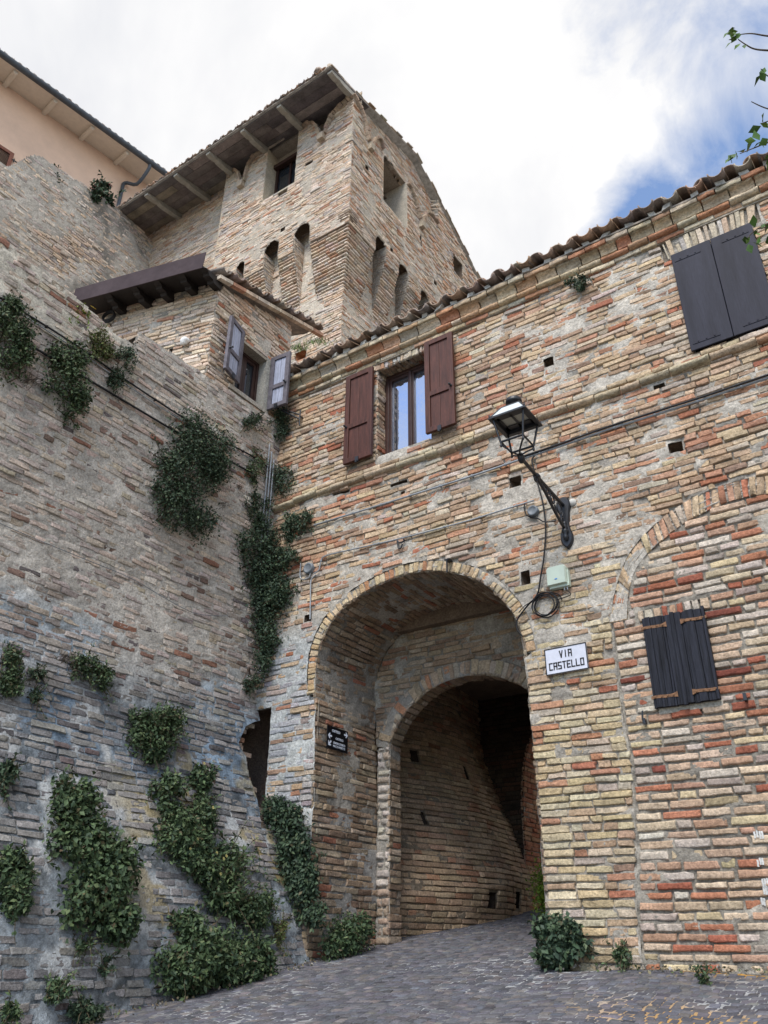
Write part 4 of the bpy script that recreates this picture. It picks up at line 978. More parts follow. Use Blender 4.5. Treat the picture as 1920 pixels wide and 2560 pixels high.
# corbels: each leans out course by course
ZB, ZT = 14.25, 16.12
def side(a, xx, face, seed):
    sl = SH/(15.75-ZB); s_ = 1
    dd = lambda v: np.clip((v-ZB)*sl, 0, SH-.004)
    if face == 'F': f = lambda u, v, d: np.stack([xx+d*.5, TY+SH-u, v], -1)
    else: f = lambda u, v, d: np.stack([TX-SH+u, xx+d*.5, v], -1)
    masonry(a, -.05, SH, ZB, ZT, f, keep=lambda u, v: u < dd(v)-.005, h=.074, cols=TOWR, seed=seed, nu=2, nv=2, wave=0, mgrid=.05, ejit=.003)
def corbel(x0, x1, seed, face):
    a = Acc(); sl = SH/(15.75-ZB)
    def dd(v): return np.minimum((v-ZB)*sl, SH-.004)
    if face == 'F': f = lambda u, v, d: np.stack([u, TY+SH-dd(v)-d, v], -1)
    else: f = lambda u, v, d: np.stack([TX-SH+dd(v)+d, u, v], -1)
    masonry(a, x0, x1, ZB-.1, ZT, f, h=.078, cols=TOWR, seed=seed, tiltc=-sl*.95, p=.008, pv=.006, tilt=.02, joint=.034, hj=.010, lap=0, nu=3, nv=3, e=.005, rough=.003, jit=.003, wave=.0, mgrid=.04, mdepth=-.10, back=-.10, mortar=(.22, .19, .15), lens=((.27, 3), (.14, 1)))  # mortar darkened to stand in for shade in the recessed joints
    for xx in (x0, x1):
        side(a, xx, face, seed+200+int(xx*10))
    for xx in ():
        if face == 'F': P = np.concatenate([np.stack([np.full(12, xx), TY+SH-dd(zs), zs], -1), np.stack([np.full(12, xx), np.full(12, TY+SH+.05), zs], -1)])
        else: P = np.concatenate([np.stack([TX-SH+dd(zs), np.full(12, xx), zs], -1), np.stack([np.full(12, TX-SH-.05), np.full(12, xx), zs], -1)])
        a.add(P, [(i, i+1, 13+i, 12+i) for i in range(11)], (.40, .33, .25))
    a.build('corbel', MASON, tower)
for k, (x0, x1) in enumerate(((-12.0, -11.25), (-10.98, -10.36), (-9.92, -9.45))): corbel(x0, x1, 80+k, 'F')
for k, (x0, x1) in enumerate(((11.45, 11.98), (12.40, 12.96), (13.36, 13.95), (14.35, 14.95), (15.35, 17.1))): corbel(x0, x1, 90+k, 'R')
a = Acc(); sl = SH/(15.75-ZB)       # corner corbel wraps both faces
def dd(v): return np.clip((v-ZB)*sl, 0, SH-.004)
xl, yr = -8.98, 11.02
fF = lambda u, v, d: np.stack([xl+u*(TX-SH+dd(v)-xl)/(TX-xl), TY+SH-dd(v)-d, v], -1)
fR = lambda u, v, d: np.stack([TX-SH+dd(v)+d, yr-u*(yr-(TY+SH-dd(v)))/(yr-TY), v], -1)
kw = dict(h=.078, cols=TOWR, tiltc=-sl*.95, p=.008, pv=.005, tilt=.02, joint=.034, hj=.010, lap=0, nu=3, nv=3, e=.005, rough=.003, jit=.003, wave=.0, mgrid=.04, mdepth=-.10, back=-.10, mortar=(.22, .19, .15), lens=((.27, 3), (.14, 1)))  # joint shade put into the mortar colour, as on the other corbels
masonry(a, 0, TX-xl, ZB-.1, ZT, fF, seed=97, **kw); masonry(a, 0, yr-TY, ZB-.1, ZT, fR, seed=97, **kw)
side(a, xl, 'F', 501); side(a, yr, 'R', 502)
a.build('corbel', MASON, tower)
a = Acc(); abox(a, -12.05, TX-.05, TY+.06, TY+SH+.1, 16.6, 16.7, (.2, .16, .12)); abox(a, TX-SH-.1, TX-.05, TY+.1, 17.2, 16.6, 16.7, (.2, .16, .12)); a.build('overhang_soffit', MASON, tower, smooth=False)
# upper windows
w = thing('window', None, None, (TW[0], TY+.5, TW[2])); w.parent = tower; w.matrix_parent_inverse = Matrix.Translation(-tower.location)
a = Acc(); x0, x1, z0, z1 = TW; YW = TY+.42
abox(a, x0-.03, x0, TY+.01, YW+.1, z0, z1, (.52, .45, .34)); abox(a, x1, x1+.03, TY+.01, YW+.1, z0, z1, (.45, .38, .28)); abox(a, x0, x1, TY+.02, YW+.1, z0-.05, z0+.004, (.45, .4, .31)); abox(a, x0, x1, TY+.12, YW+.1, z1-.02, z1+.06, (.3, .26, .22))
abox(a, x0, x1, YW-.03, YW+.1, z1-.38, z1, (.42, .36, .29))
a.build('reveal', MASON, w, smooth=False)
a = Acc(); frame_rect(a, (x0, YW, z0), X_, Z_, -Y_, x1-x0, z1-z0-.38, .07, .05); abox(a, x0+.46, x0+.52, YW-.05, YW, z0+.07, z1-.45); abox(a, x0-.02, x1+.02, YW-.16, YW-.06, z1-.50, z1-.38); a.build('frame', WOODF, w, smooth=False)
a = Acc(); abox(a, x0+.06, x1-.06, YW+.0, YW+.006, z0+.06, z1-.44); a.build('pane', PANED, w, smooth=False)
w = thing('window', None, None, (TX-.5, KRW[0], KRW[2])); w.parent = tower; w.matrix_parent_inverse = Matrix.Translation(-tower.location)
a = Acc(); y0, y1, z0, z1 = KRW
abox(a, TX-.9, TX-.01, y1, y1+.03, z0, z1, (.50, .45, .37)); abox(a, TX-.9, TX-.01, y0-.03, y0, z0, z1, (.45, .38, .28)); abox(a, TX-.9, TX-.01, y0, y1, z0-.05, z0+.004, (.45, .40, .32)); abox(a, TX-.9, TX-.05, y0, y1, z1-.004, z1+.05, (.36, .30, .24))
a.build('reveal', MASON, w, smooth=False)
a = Acc(); frame_rect(a, (TX-.85, y0, z0), Y_, Z_, X_, y1-y0, z1-z0, .08, .05); a.build('frame', WOODF, w, smooth=False)
a = Acc(); abox(a, TX-.86, TX-.854, y0+.07, y1-.07, z0+.07, z1-.07); a.build('pane', PANED, w, smooth=False)
# roof: boarded eave, brackets, tiles
def sof(Y): return 19.80+(Y-9.12)*.24
XE0, XE1 = -15.95, -7.85
a = Acc(); rr = np.random.default_rng(5)
nb = 6; ys = np.linspace(9.12, 10.62, nb+1)
for k in range(nb):
    x = XE0
    while x < XE1:
        l = rr.uniform(2.0, 3.6); e = min(x+l, XE1); c = pal(1, [(.19, .165, .155, 3), (.23, .195, .17, 2), (.14, .125, .125, 2), (.29, .25, .20, 1)], .12, rr)[0]
        y0, y1 = ys[k]+.004, ys[k+1]-.004; dz = .004*rr.normal()
        a.add([(x+.004, y0, sof(y0)+dz), (e-.004, y0, sof(y0)+dz), (e-.004, y1, sof(y1)+dz), (x+.004, y1, sof(y1)+dz), (x+.004, y0, sof(y0)+.03), (e-.004, y0, sof(y0)+.03), (e-.004, y1, sof(y1)+.03), (x+.004, y1, sof(y1)+.03)],
              [(0, 3, 2, 1), (4, 5, 6, 7), (0, 1, 5, 4), (2, 3, 7, 6), (1, 2, 6, 5), (3, 0, 4, 7)], c)
        x = e
a.build('soffit', SOFF, tower, smooth=False)
a = Acc()
SB = catmull([(0, -.075, 0), (.08, -.10, 0), (.2, -.115, 0), (.3, -.10, 0), (.36, -.135, 0), (.55, -.16, 0), (.9, -.17, 0)], 3)
for k, (x, ln) in enumerate(((-7.93, .92), (-9.50, .92), (-10.70, .92), (-11.90, .92), (-13.10, 1.28), (-14.24, 1.28))):
    b = Acc(); n = len(SB)
    V = []
    for s_ in (-.065, .065):
        for q in SB: yy = 9.13+q[0]/.9*ln; V.append((x+s_, yy, sof(yy)+q[1]-.002))
        for q in SB: yy = 9.13+q[0]/.9*ln; V.append((x+s_, yy, sof(yy)-.001))
    F = []
    for o_ in (0, 2*n):
        for i in range(n-1):
            q = (o_+i, o_+i+1, o_+n+i+1, o_+n+i); F.append(q if o_ == 0 else q[::-1])
    for i in range(n-1): F.append((i+1, i, 2*n+i, 2*n+i+1))
    F.append((0, n, 3*n, 2*n))
    b.add(V, F); b.build('bracket', CONC, tower, smooth=False)
def rz(Y): return np.interp(Y, [9.0, 12.8, 17.3], [19.84, 20.75, 18.43])
a = Acc()
up_ = np.array([0, 1, .24]); up_ /= np.linalg.norm(up_)
coppi(a, (XE0, 9.05, 19.815), (1, 0, 0), up_, 32, 9, pitch=.25, seed=17, r0=.105)
a.add([(XE0, 9.06, 19.845), (XE1, 9.06, 19.845), (XE1, 12.8, 20.745), (XE0, 12.8, 20.745), (XE1, 17.3, 18.42), (XE0, 17.3, 18.42), (XE0, 9.06, 19.82), (XE1, 9.06, 19.82), (XE1, 12.8, 20.72), (XE0, 12.8, 20.72), (XE1, 17.3, 18.39), (XE0, 17.3, 18.39)],
      [(0, 1, 2, 3), (3, 2, 4, 5), (6, 9, 8, 7), (9, 11, 10, 8), (0, 6, 7, 1), (1, 7, 8, 2), (2, 8, 10, 4)], (.36, .32, .27))
for k in range(34):      # flat tiles along the verge
    Y = 9.05+k*.25; y1 = Y+.27
    if k % 2 == 0 or True: box(a, (XE1-.16, Y, rz(Y)+.0), (.185+.02*rr.normal(), 0, 0), (0, .27, rz(y1)-rz(Y)), (0, 0, .03), pal(1, [(.38, .32, .25, 2), (.34, .24, .17, 1), (.42, .37, .3, 1)], .1, rr)[0])
lathe(a, (-8.25, 9.1, 19.93), [(.0, 0), (.12, .02), (.10, .12), (0, .16)], 8, col=(.3, .24, .2)); lathe(a, (-8.0, 9.2, 19.94), [(.0, 0), (.07, .02), (.07, .2), (0, .22)], 7, col=(.34, .28, .22))
a.build('roof', TILE, tower)
a = Acc(); abox(a, -15.9, -8.5, 10.7, 17.1, 19.0, 19.05, (.2, .16, .13)); abox(a, -15.9, -8.0, 17.2, 17.3, 9, 18.3, (.48, .38, .26)); a.build('core', MASON, tower, smooth=False)

# ================================================================== PEACH HOUSE
pd = np.array([.148, .988, 0]); pd /= np.linalg.norm(pd); pn = np.array([pd[1], -pd[0], 0])      # pn points towards the street side
P0 = onX(200, 268, -19.0); Pp = P0.copy(); Pp[2] = 0
peach = thing('rendered_house', 'peach rendered house with cream rafters and slate grey gutter behind the walls', 'building', (Pp[0], Pp[1], 3))
OV = 1.0
g0, g1 = onPl(0, 137, Pp, pn), onPl(385, 418, Pp, pn); zg = (g0[2]+g1[2])/2
def pp(s, d, z): return Pp+pd*s+pn*d+Z_*z
Sg0, Sg1 = (g0-Pp)@pd, (g1-Pp)@pd
ws = [onPl(x, y, Pp-pn*OV, pn) for x, y in ((0, 196), (200, 340), (335, 445))]; zw = np.mean([q[2] for q in ws])
a = Acc(); s0, s1 = Sg0-8, Sg1+8
a.add([pp(s0, -OV, 4), pp(s1, -OV, 4), pp(s1, -OV, zw+.1), pp(s0, -OV, zw+.1), pp(s0, -OV-6, 4), pp(s1, -OV-6, 4), pp(s1, -OV-6, zw+.1), pp(s0, -OV-6, zw+.1)], [(0, 1, 2, 3), (1, 5, 6, 2), (4, 0, 3, 7), (5, 4, 7, 6)])
a.build('wall', PEACH, peach, smooth=False)
a = Acc()
ze = zg-.02
a.add([pp(s0, 0, ze), pp(s1, 0, ze), pp(s1, -OV-.1, zw), pp(s0, -OV-.1, zw), pp(s0, 0, ze+.05), pp(s1, 0, ze+.05), pp(s1, -OV-.1, zw+.05), pp(s0, -OV-.1, zw+.05)], [(0, 1, 2, 3)[::-1], (4, 5, 6, 7), (0, 4, 5, 1)[::-1]], (.7, .7, .7))
a.build('soffit', CREAM, peach, smooth=False)
z1f = lambda p, q: (.3858*p, 100+.3858*q)
for (x, y) in ((105, 200), (360, 393), (600, 572), (825, 738), (-160, 0)):
    q = onPl(*z1f(x, y), Pp-pn*.12, pn); s = (q-Pp)@pd; b = Acc()
    A_ = pp(s, -.12, ze+(zw-ze)*.12-.07); B_ = pp(s, -OV, zw-.07); tube(b, [A_, A_*.9+B_*.1, B_], [.075, .085, .085], 10); b.build('rafter', CREAM, peach)
a = Acc(); gp = [pp(s0, .06, zg+.02), pp((s0+s1)/2, .06, zg+.02), pp(s1, .06, zg+.02)]; tube(a, gp, .10, 10); box(a, pp(s0, -.02, zg-.06), pd*(s1-s0), pn*.03, Z_*.24); a.build('gutter', GUTTER, peach)
a = Acc(); q0 = onPl(372, 415, Pp-pn*.05, pn); s = (q0-Pp)@pd; tube(a, catmull([pp(s, .02, zg-.05), pp(s, -.05, zg-.3), pp(s-.1, -.5, zg-.75), pp(s-.35, -OV+.08, zw-.75), pp(s-.4, -OV+.07, zw-1.4), pp(s-.4, -OV+.07, zw-5)], 4), .065, 8); a.build('downpipe', GUTTER, peach)
a = Acc(); coppi(a, pp(s0, .0, zg+.14), pd, (-pn+Z_*.3)/np.linalg.norm(-pn+Z_*.3), int((s1-s0)/.25), 2, seed=23); a.build('roof', TILE, peach)
w0 = onPl(2, 365, Pp-pn*(OV-.05), pn); w1 = onPl(35, 386, Pp-pn*(OV-.05), pn); w2 = onPl(8, 436, Pp-pn*(OV-.05), pn)
a = Acc(); sr = (w1-Pp)@pd; ztop = w1[2]; frame_rect(a, pp(sr-1.1, -OV+.03, ztop-1.9), pd, Z_, pn, 1.1, 1.9, .12, .06); bb = a.build('louvred_shutter', mat('red_brown_shutter', (.19, .075, .05), .6, noise=((10, .8, 1.2, 4),)), peach, smooth=False)
a = Acc()
for k in range(30): box(a, pp(sr-.98, -OV+.035, ztop-.14-k*.056), pd*.86, pn*.03-Z_*.03, Z_*.014)
a.build('slats', WOODF, bb, smooth=False)
a = Acc(); q = pp(sr-.02, -OV+.09, ztop-.32); box(a, q, pd*.16, pn*.03, Z_*.035); box(a, q+pd*.04-Z_*.06, pd*.03, pn*.03, Z_*.15); a.build('hinge', IRON, bb, smooth=False)

# ================================================================== BEYOND THE PASSAGE
def far(x, y, Y): return onY(x, y, Y)
a = Acc(); abox(a, -9, -2, 16.0, 16.3, 1.5, 7.2); tag(a.build('garden_wall', PLASTERF, smooth=False), 'pale rendered wall glimpsed beyond the far end of the passage', 'wall')
rail = thing('railing', 'black iron railing glimpsed through the far end of the archway', 'railing', (-5.9, 13.9, 2.5))
b0 = far(1366, 2075, 13.9)
a = Acc()
for k in range(-4, 5): tube(a, [(b0[0]+.09*k, 13.9, b0[2]-.35), (b0[0]+.09*k, 13.9, b0[2]+.45)], .011, 6)
a.build('bar', IRON, rail)
a = Acc()
for dz in (.42, -.02, -.3): box(a, (b0[0]-.45, 13.885, b0[2]+dz), (.9, 0, 0), (0, .03, 0), (0, 0, .025))
a.build('rail', IRON, rail, smooth=False)
a = Acc(); box(a, (b0[0]-.35, 13.8, b0[2]-.42), (.9, 0, 0), (0, .35, 0), (0, 0, .09)); tag(a.build('stone_step', PLASTERF, smooth=False), 'pale stone ledge under the iron railing beyond the passage', 'ledge')

# ================================================================== STREET LAMP
XL = -2.68; lamp = thing('street_lamp', 'black wrought iron wall lantern on a scrolled bracket', 'street lamp', (XL, YG, 5.45))
a = Acc()     # wall plate: outline with waist, ball and pointed foot
pl = catmull([(0, .30, 0), (.05, .28, 0), (.075, .21, 0), (.06, .14, 0), (.045, .05, 0), (.04, -.03, 0), (.05, -.09, 0), (.065, -.15, 0), (.06, -.21, 0), (.035, -.26, 0), (0, -.29, 0)], 4)
pts = [(x, z) for x, z, _ in pl]+[(-x, z) for x, z, _ in pl[::-1][1:-1]]
n = len(pts); ZP = 5.50
V = [(XL+x, YG+.02, ZP+z) for x, z in pts]+[(XL+x, YG-.028, ZP+z) for x, z in pts]+[(XL+x*.8, YG-.04, ZP+z*.95) for x, z in pts]
F = [(i, (i+1) % n, n+(i+1) % n, n+i) for i in range(n)]+[(n+i, n+(i+1) % n, 2*n+(i+1) % n, 2*n+i) for i in range(n)]
V.append((XL, YG-.042, ZP)); F3 = [(2*n+i, 2*n+(i+1) % n, 3*n) for i in range(n)]
a.add(V, F); a.add(V, F3)
lathe(a, (XL, YG-.055, ZP-.12), [(0, -.10), (.022, -.085), (.03, -.05), (.02, -.02), (.034, 0), (.034, .02), (.02, .035), (.028, .06), (.018, .09), (.024, .11), (0, .125)], 12)
a.build('wall_plate', IRON, lamp)
YT = YG-1.03; ZT_ = 5.80       # tip under the lantern
top = catmull([(XL, YG-.03, 5.70), (XL, YG-.3, 5.715), (XL, YG-.62, 5.735), (XL, YG-.85, 5.755), (XL, YT, 5.775)], 5)
low = catmull([(XL, YG-.05, 5.43), (XL, YG-.12, 5.44), (XL, YG-.30, 5.53), (XL, YG-.48, 5.64), (XL, YG-.66, 5.715)], 6)
a = Acc()
tube(a, top, np.linspace(.021, .017, len(top)), 8); tube(a, low, .016, 8)
lathe(a, (XL, YG-.66, 5.735), [(0, -.04), (.03, -.03), (.034, 0), (.03, .03), (0, .04)], 10, (0, -1, 0))
lathe(a, (XL, YT+.03, 5.765), [(0, -.05), (.022, -.045), (.034, -.02), (.034, .02), (.026, .04), (.018, .055), (0, .06)], 10, (0, -.5, .8))
sp = lambda cy, cz, r, t0, t1, k=.55: [(XL, cy+r*(1-k*(t/(abs(t1-t0)+1e-9)))*math.cos(t0+s_*t), cz+r*(1-k*(t/(abs(t1-t0)+1e-9)))*math.sin(t0+s_*t)) for s_ in [1 if t1 > t0 else -1] for t in np.linspace(0, abs(t1-t0), 22)]
for (cy, cz, r, t0, t1) in ((YG-.15, 5.60, .085, -.6, 6.6), (YG-.31, 5.635, .06, 3.4, -3.6), (YG-.42, 5.675, .042, 0, 7.0), (YG-.52, 5.69, .032, 3.0, -4), (YG-.09, 5.49, .038, 1, 8), (YG-.70, 5.69, .035, .5, -6)):
    tube(a, sp(cy, cz, r, t0, t1), .0085, 6)
for (p, q) in (((YG-.22, 5.50), (YG-.27, 5.60)), ((YG-.38, 5.60), (YG-.36, 5.70)), ((YG-.07, 5.52), (YG-.08, 5.66))): tube(a, [(XL, p[0], p[1]), (XL, (p[0]+q[0])/2+.01, (p[1]+q[1])/2), (XL, q[0], q[1])], .008, 6)
a.build('bracket_arm', IRON, lamp)
# lantern: square, narrower below; corners from the hood rim
HZ = 6.125; cor = []
for x, y in ((1216, 1043), (1307, 1010), (1350, 1053), (1263, 1086)):
    d = ray(x, y); cor.append(EYE+d*((HZ-EYE[2])/d[2]))
cor = np.array(cor); cen = cor.mean(0); LC = np.array([XL, YT-.0, 0])
half = np.mean(np.linalg.norm(cor-cen, axis=1))/math.sqrt(2); half = min(max(half, .15), .2)
e1 = (cor[1]-cor[0]); e1 /= np.linalg.norm(e1); e1[2] = 0; e1 = X_; e2 = Y_
C0 = np.array([cen[0], cen[1], 0]); C0 = .5*C0+.5*np.array([XL, YT, 0])
def lc(a_, b_, z): return np.array([C0[0]+a_, C0[1]+b_, z])
a = Acc()
R1 = half; R2 = half*.62
CO = ((-1, -1), (1, -1), (1, 1), (-1, 1))
ZL = 5.88
for (i, j) in CO: tube(a, [lc(i*R1*.86, j*R1*.86, HZ), lc(i*R2*.98, j*R2*.98, ZL-.02)], [.0105, .0105], 6)
for k in range(4):
    p, q = CO[k], CO[(k+1) % 4]
    tube(a, [lc(p[0]*R2, p[1]*R2, ZL), lc(q[0]*R2, q[1]*R2, ZL)], .011, 6)
for (i, j) in CO:
    P = catmull([lc(i*R2, j*R2, ZL), lc(i*R2*.95, j*R2*.95, ZL-.035), lc(i*R2*.55, j*R2*.55, ZL-.075), lc(i*R2*.35, j*R2*.35, ZL-.10), np.array([XL, YT, 5.785])], 4); tube(a, P, .009, 6)
    lathe(a, lc(i*R2, j*R2, ZL-.03), [(0, -.035), (.011, -.02), (.012, .0), (0, .02)], 8)
a.build('lantern_cage', IRON, lamp)
a = Acc()
def frus(acc, r0, z0, r1, z1, col=(1, 1, 1)):
    V = [lc(i*r0, j*r0, z0) for i, j in CO]+[lc(i*r1, j*r1, z1) for i, j in CO]
    acc.add(V, [(k, (k+1) % 4, 4+(k+1) % 4, 4+k) for k in range(4)], col)
frus(a, R1*1.06, HZ-.004, R1*1.06, HZ+.012); frus(a, R1*1.06, HZ+.012, R1*.96, HZ+.03)
# underside: rim, and a ceiling plate with two openings for the pale panels
V = [lc(i*R1*1.06, j*R1*1.06, HZ-.004) for i, j in CO]+[lc(i*R1*.84, j*R1*.84, HZ-.004) for i, j in CO]; a.add(V, [((k+1) % 4, k, 4+k, 4+(k+1) % 4) for k in range(4)])
frus(a, R1*.84, HZ-.004, R1*.8, HZ+.03)
z_ = HZ+.03; r_ = R1*.82
for (x0, x1, y0, y1) in ((-r_, -.78*r_, -r_, r_), (.78*r_, r_, -r_, r_), (-.07*r_, .07*r_, -r_, r_), (-r_, r_, -r_, -.45*r_), (-r_, r_, .45*r_, r_)):
    box(a, lc(x0, y0, z_), X_*(x1-x0), Y_*(y1-y0), Z_*(.006+.001*rng.random()))
a.build('hood_rim', IRON, lamp, smooth=False)
a = Acc(); frus(a, R1*.93, HZ+.03, R1*.52, HZ+.15); o = a.build('hood_panel', HOODM, lamp, smooth=False)
a = Acc(); box(a, lc(-r_*.8, -r_*.5, z_+.012), X_*r_*1.6, Y_*r_, Z_*.004); a.build('lamp_diffuser', mat('lamp_diffuser', (.42, .43, .38), .4), lamp, smooth=False)
a = Acc(); frus(a, R1*.53, HZ+.15, R1*.50, HZ+.165)
for (i, j) in CO: tube(a, [lc(i*R1*.95, j*R1*.95, HZ+.03), lc(i*R1*.53, j*R1*.53, HZ+.152)], .007, 6)
V = [lc(i*R1*.50, j*R1*.50, HZ+.165) for i, j in CO]; a.add(V, [(0, 1, 2, 3)])
for i, j in CO: lathe(a, lc(i*R1, j*R1, HZ+.02), [(0, 0), (.007, .005), (.007, .03), (0, .035)], 6)
a.build('hood_frame', IRON, lamp, smooth=False)
a = Acc(); lathe(a, lc(0, 0, HZ+.165), [(.05, 0), (.05, .05), (.078, .055), (.082, .075), (.078, .10), (.06, .115), (0, .118)], 20); a.build('hood_cap', IRON, lamp)
a = Acc(); lathe(a, (XL+.09, YG-.004, 5.72), [(0, .022), (.035, .018), (.045, .0)], 10, (0, -1, 0)); a.build('mortar_patch', PLASTERF, lamp)

# ================================================================== SIGNS
def strokes(acc, glyph, o, ux, uz, un, w, h, t, d=.003):
    for (x0, y0, x1, y1) in glyph:
        p = np.asarray(o)+ux*(x0*w)+uz*(y0*h); q = np.asarray(o)+ux*(x1*w)+uz*(y1*h); v = q-p; l = np.linalg.norm(v); v /= l; s = np.cross(un, v)
        box(acc, p-v*t*.5-s*t*.5, v*(l+t), s*t, un*d)
GL = {'V': [(0, 1, .5, 0), (1, 1, .5, 0)], 'I': [(.5, 0, .5, 1)], 'A': [(0, 0, 0, 1), (0, 1, 1, 1), (1, 1, 1, 0), (0, .48, 1, .48)], 'C': [(1, 1, 0, 1), (0, 1, 0, 0), (0, 0, 1, 0)], 'S': [(1, 1, 0, 1), (0, 1, 0, .5), (0, .5, 1, .4), (1, .4, 1, 0), (1, 0, 0, 0)],
      'T': [(0, 1, 1, 1), (.5, 1, .5, 0)], 'E': [(1, 1, 0, 1), (0, 1, 0, 0), (0, 0, 1, 0), (0, .5, .8, .5)], 'L': [(0, 1, 0, 0), (0, 0, 1, 0)], 'O': [(0, 0, 0, 1), (0, 1, 1, 1), (1, 1, 1, 0), (1, 0, 0, 0)]}
q0, q1, q2 = onY(1361, 1624, YG-.03), onY(1465, 1607, YG-.03), onY(1367, 1687, YG-.03)
sx0, sx1, sz1, sz0 = q0[0]-.0, q1[0], (q0[2]+q1[2])/2, q2[2]-.01
sg = thing('street_sign', 'white street name plaque with a thin black border reading VIA CASTELLO', 'street sign', (sx0, YG, sz0))
W_, H_ = sx1-sx0, sz1-sz0
a = Acc(); box(a, (sx0, YG-.022, sz0), (W_, 0, 0), (0, -.012, 0), (0, 0, H_)); o = a.build('plaque', SIGNW, sg, smooth=False); bevel(o, .002)
a = Acc(); frame_rect(a, (sx0-.001, YG-.0345, sz0-.001), X_, Z_, -Y_, W_+.002, H_+.002, .009, .003); a.build('border', INK, sg, smooth=False)
a = Acc(); lh = .062; lw_ = .028; gap = .017
def word(s, xc, z):
    tot = len(s)*lw_+(len(s)-1)*gap; x = xc-tot/2
    for ch in s:
        strokes(a, GL[ch], (x, YG-.0345, z), X_, Z_, -Y_, lw_, lh, .0105); x += lw_+gap
word('VIA', sx0+W_*.5, sz0+H_*.60); word('CASTELLO', sx0+W_*.5, sz0+H_*.18)
a.build('lettering', INK, sg, smooth=False)
# black direction sign on the left jamb of the vault
JX = -5.84
q0, q1, q2 = onX(820, 1812, JX+.04), onX(871, 1824, JX+.04), onX(820, 1869, JX+.04)
ds = thing('direction_sign', 'small black direction sign with white arrows on the inner side of the archway', 'direction sign', (JX, q0[1], q2[2]))
dy0, dy1, dz0, dz1 = q0[1], q1[1], q2[2], q0[2]; DW, DH = dy1-dy0, dz1-dz0
a = Acc(); box(a, (JX+.025, dy0, dz0), (0, DW, 0), (.012, 0, 0), (0, 0, DH)); o = a.build('board', SIGNB, ds, smooth=False); bevel(o, .002)
def text_mesh(txt, o, ux, uz, un, width, height, name, m, parent):
    cu = bpy.data.curves.new('tmp', 'FONT'); cu.body = txt; cu.extrude = .001; ob = bpy.data.objects.new('tmp', cu); COL.objects.link(ob)
    dg = bpy.context.evaluated_depsgraph_get(); me = bpy.data.meshes.new_from_object(ob.evaluated_get(dg))
    bpy.data.objects.remove(ob); bpy.data.curves.remove(cu)
    co_ = np.array([v.co[:] for v in me.vertices]); lo, hi = co_.min(0), co_.max(0)
    u = (co_[:, 0]-lo[0])/(hi[0]-lo[0])*width; v = (co_[:, 1]-lo[1])/(hi[1]-lo[1])*height; d = (co_[:, 2]-lo[2])
    P = np.asarray(o)+u[:, None]*ux+v[:, None]*uz+d[:, None]*un
    me.vertices.foreach_set('co', P.reshape(-1)); me.update(); me.name = name; me.materials.append(m)
    ob = bpy.data.objects.new(name, me); COL.objects.link(ob); ob.parent = parent; ob.matrix_parent_inverse = Matrix.Translation(-parent.location)
    return ob
for txt, u0, u1, v0, v1 in (('CASTELLO', .22, .60, .755, .87), ('CASTELLO', .40, .76, .455, .56), ('CENTRO STORICO', .29, .86, .245, .345), ('PIAZZA PERETTI', .29, .85, .10, .20)):
    text_mesh(txt, (JX+.038, dy0+DW*u0, dz0+DH*v0), Y_, Z_, X_, DW*(u1-u0), DH*(v1-v0), 'lettering', WHITEP, ds)
def arrow(c, ang, sz):
    a = Acc(); pts = [(-.5, -.14), (.05, -.14), (-.12, -.42), (.12, -.42), (.5, 0), (.12, .42), (-.12, .42), (.05, .14), (-.5, .14)]
    ca, sa = math.cos(ang), math.sin(ang); P = [np.array((JX+.0385, dy0+DW*c[0]+sz*DW*(x*ca-y*sa), dz0+DH*c[1]+sz*DW*(x*sa+y*ca))) for x, y in pts]
    n = len(P); cc = P[2]*0+np.mean([P[1], P[4], P[7], P[4]], 0)
    a.add(P+[cc], [(i, (i+1) % n, n) for i in range(n)]); a.build('arrow', WHITEP, ds, smooth=False)
arrow((.89, .80), 0, .19); arrow((.12, .56), math.pi, .19); arrow((.12, .24), math.pi*1.25, .2)

# ================================================================== BOXES, CABLES, CONDUITS, IRONWORK
q0, q1, q2 = onY(1363, 1418, YG-.09), onY(1411, 1408, YG-.09), onY(1368, 1466, YG-.09)
bx0, bx1, bz0, bz1 = q0[0], q1[0]+.0, q2[2], q0[2]-.01
jb = thing('utility_box', 'pale green plastic utility box on the wall beside the arch, above a coil of cable', 'utility box', (bx0, YG, bz0))
a = Acc(); cx_ = .022
P = [(bx0, bz0), (bx1, bz0), (bx1, bz1-.02), (bx1-.02, bz1), (bx0+.02, bz1), (bx0, bz1-.02)]; n = len(P)
V = [(x, YG-.0, z) for x, z in P]+[(x, YG-.075, z) for x, z in P]+[(x*.9+(bx0+bx1)*.05, YG-.095, z*.94+(bz0+bz1)*.03) for x, z in P]+[((bx0+bx1)/2, YG-.097, (bz0+bz1)/2)]
a.add(V, [(i, (i+1) % n, n+(i+1) % n, n+i) for i in range(n)]+[(n+i, n+(i+1) % n, 2*n+(i+1) % n, 2*n+i) for i in range(n)]); a.add(V, [(2*n+i, 2*n+(i+1) % n, 3*n) for i in range(n)])
o = a.build('case', BOXM, jb, smooth=False); bevel(o, .004)
a = Acc(); abox(a, bx0+.012, bx1+.012, YG-.06, YG, bz0-.025, bz0+.01); abox(a, bx1-.004, bx1+.014, YG-.055, YG, bz0-.02, bz1-.05); o = a.build('base', BOXM, jb, smooth=False); bevel(o, .005)
a = Acc(); lathe(a, ((bx0+bx1)/2-.0, YG-.0945, bz0+.055), [(.016, 0), (.016, .003), (0, .004)], 16, (0, -1, 0)); o = a.build('badge', BLUEM, jb)
for v in o.data.vertices: v.co.z = bz0+.055+(v.co.z-bz0-.055)*.45
a = Acc()
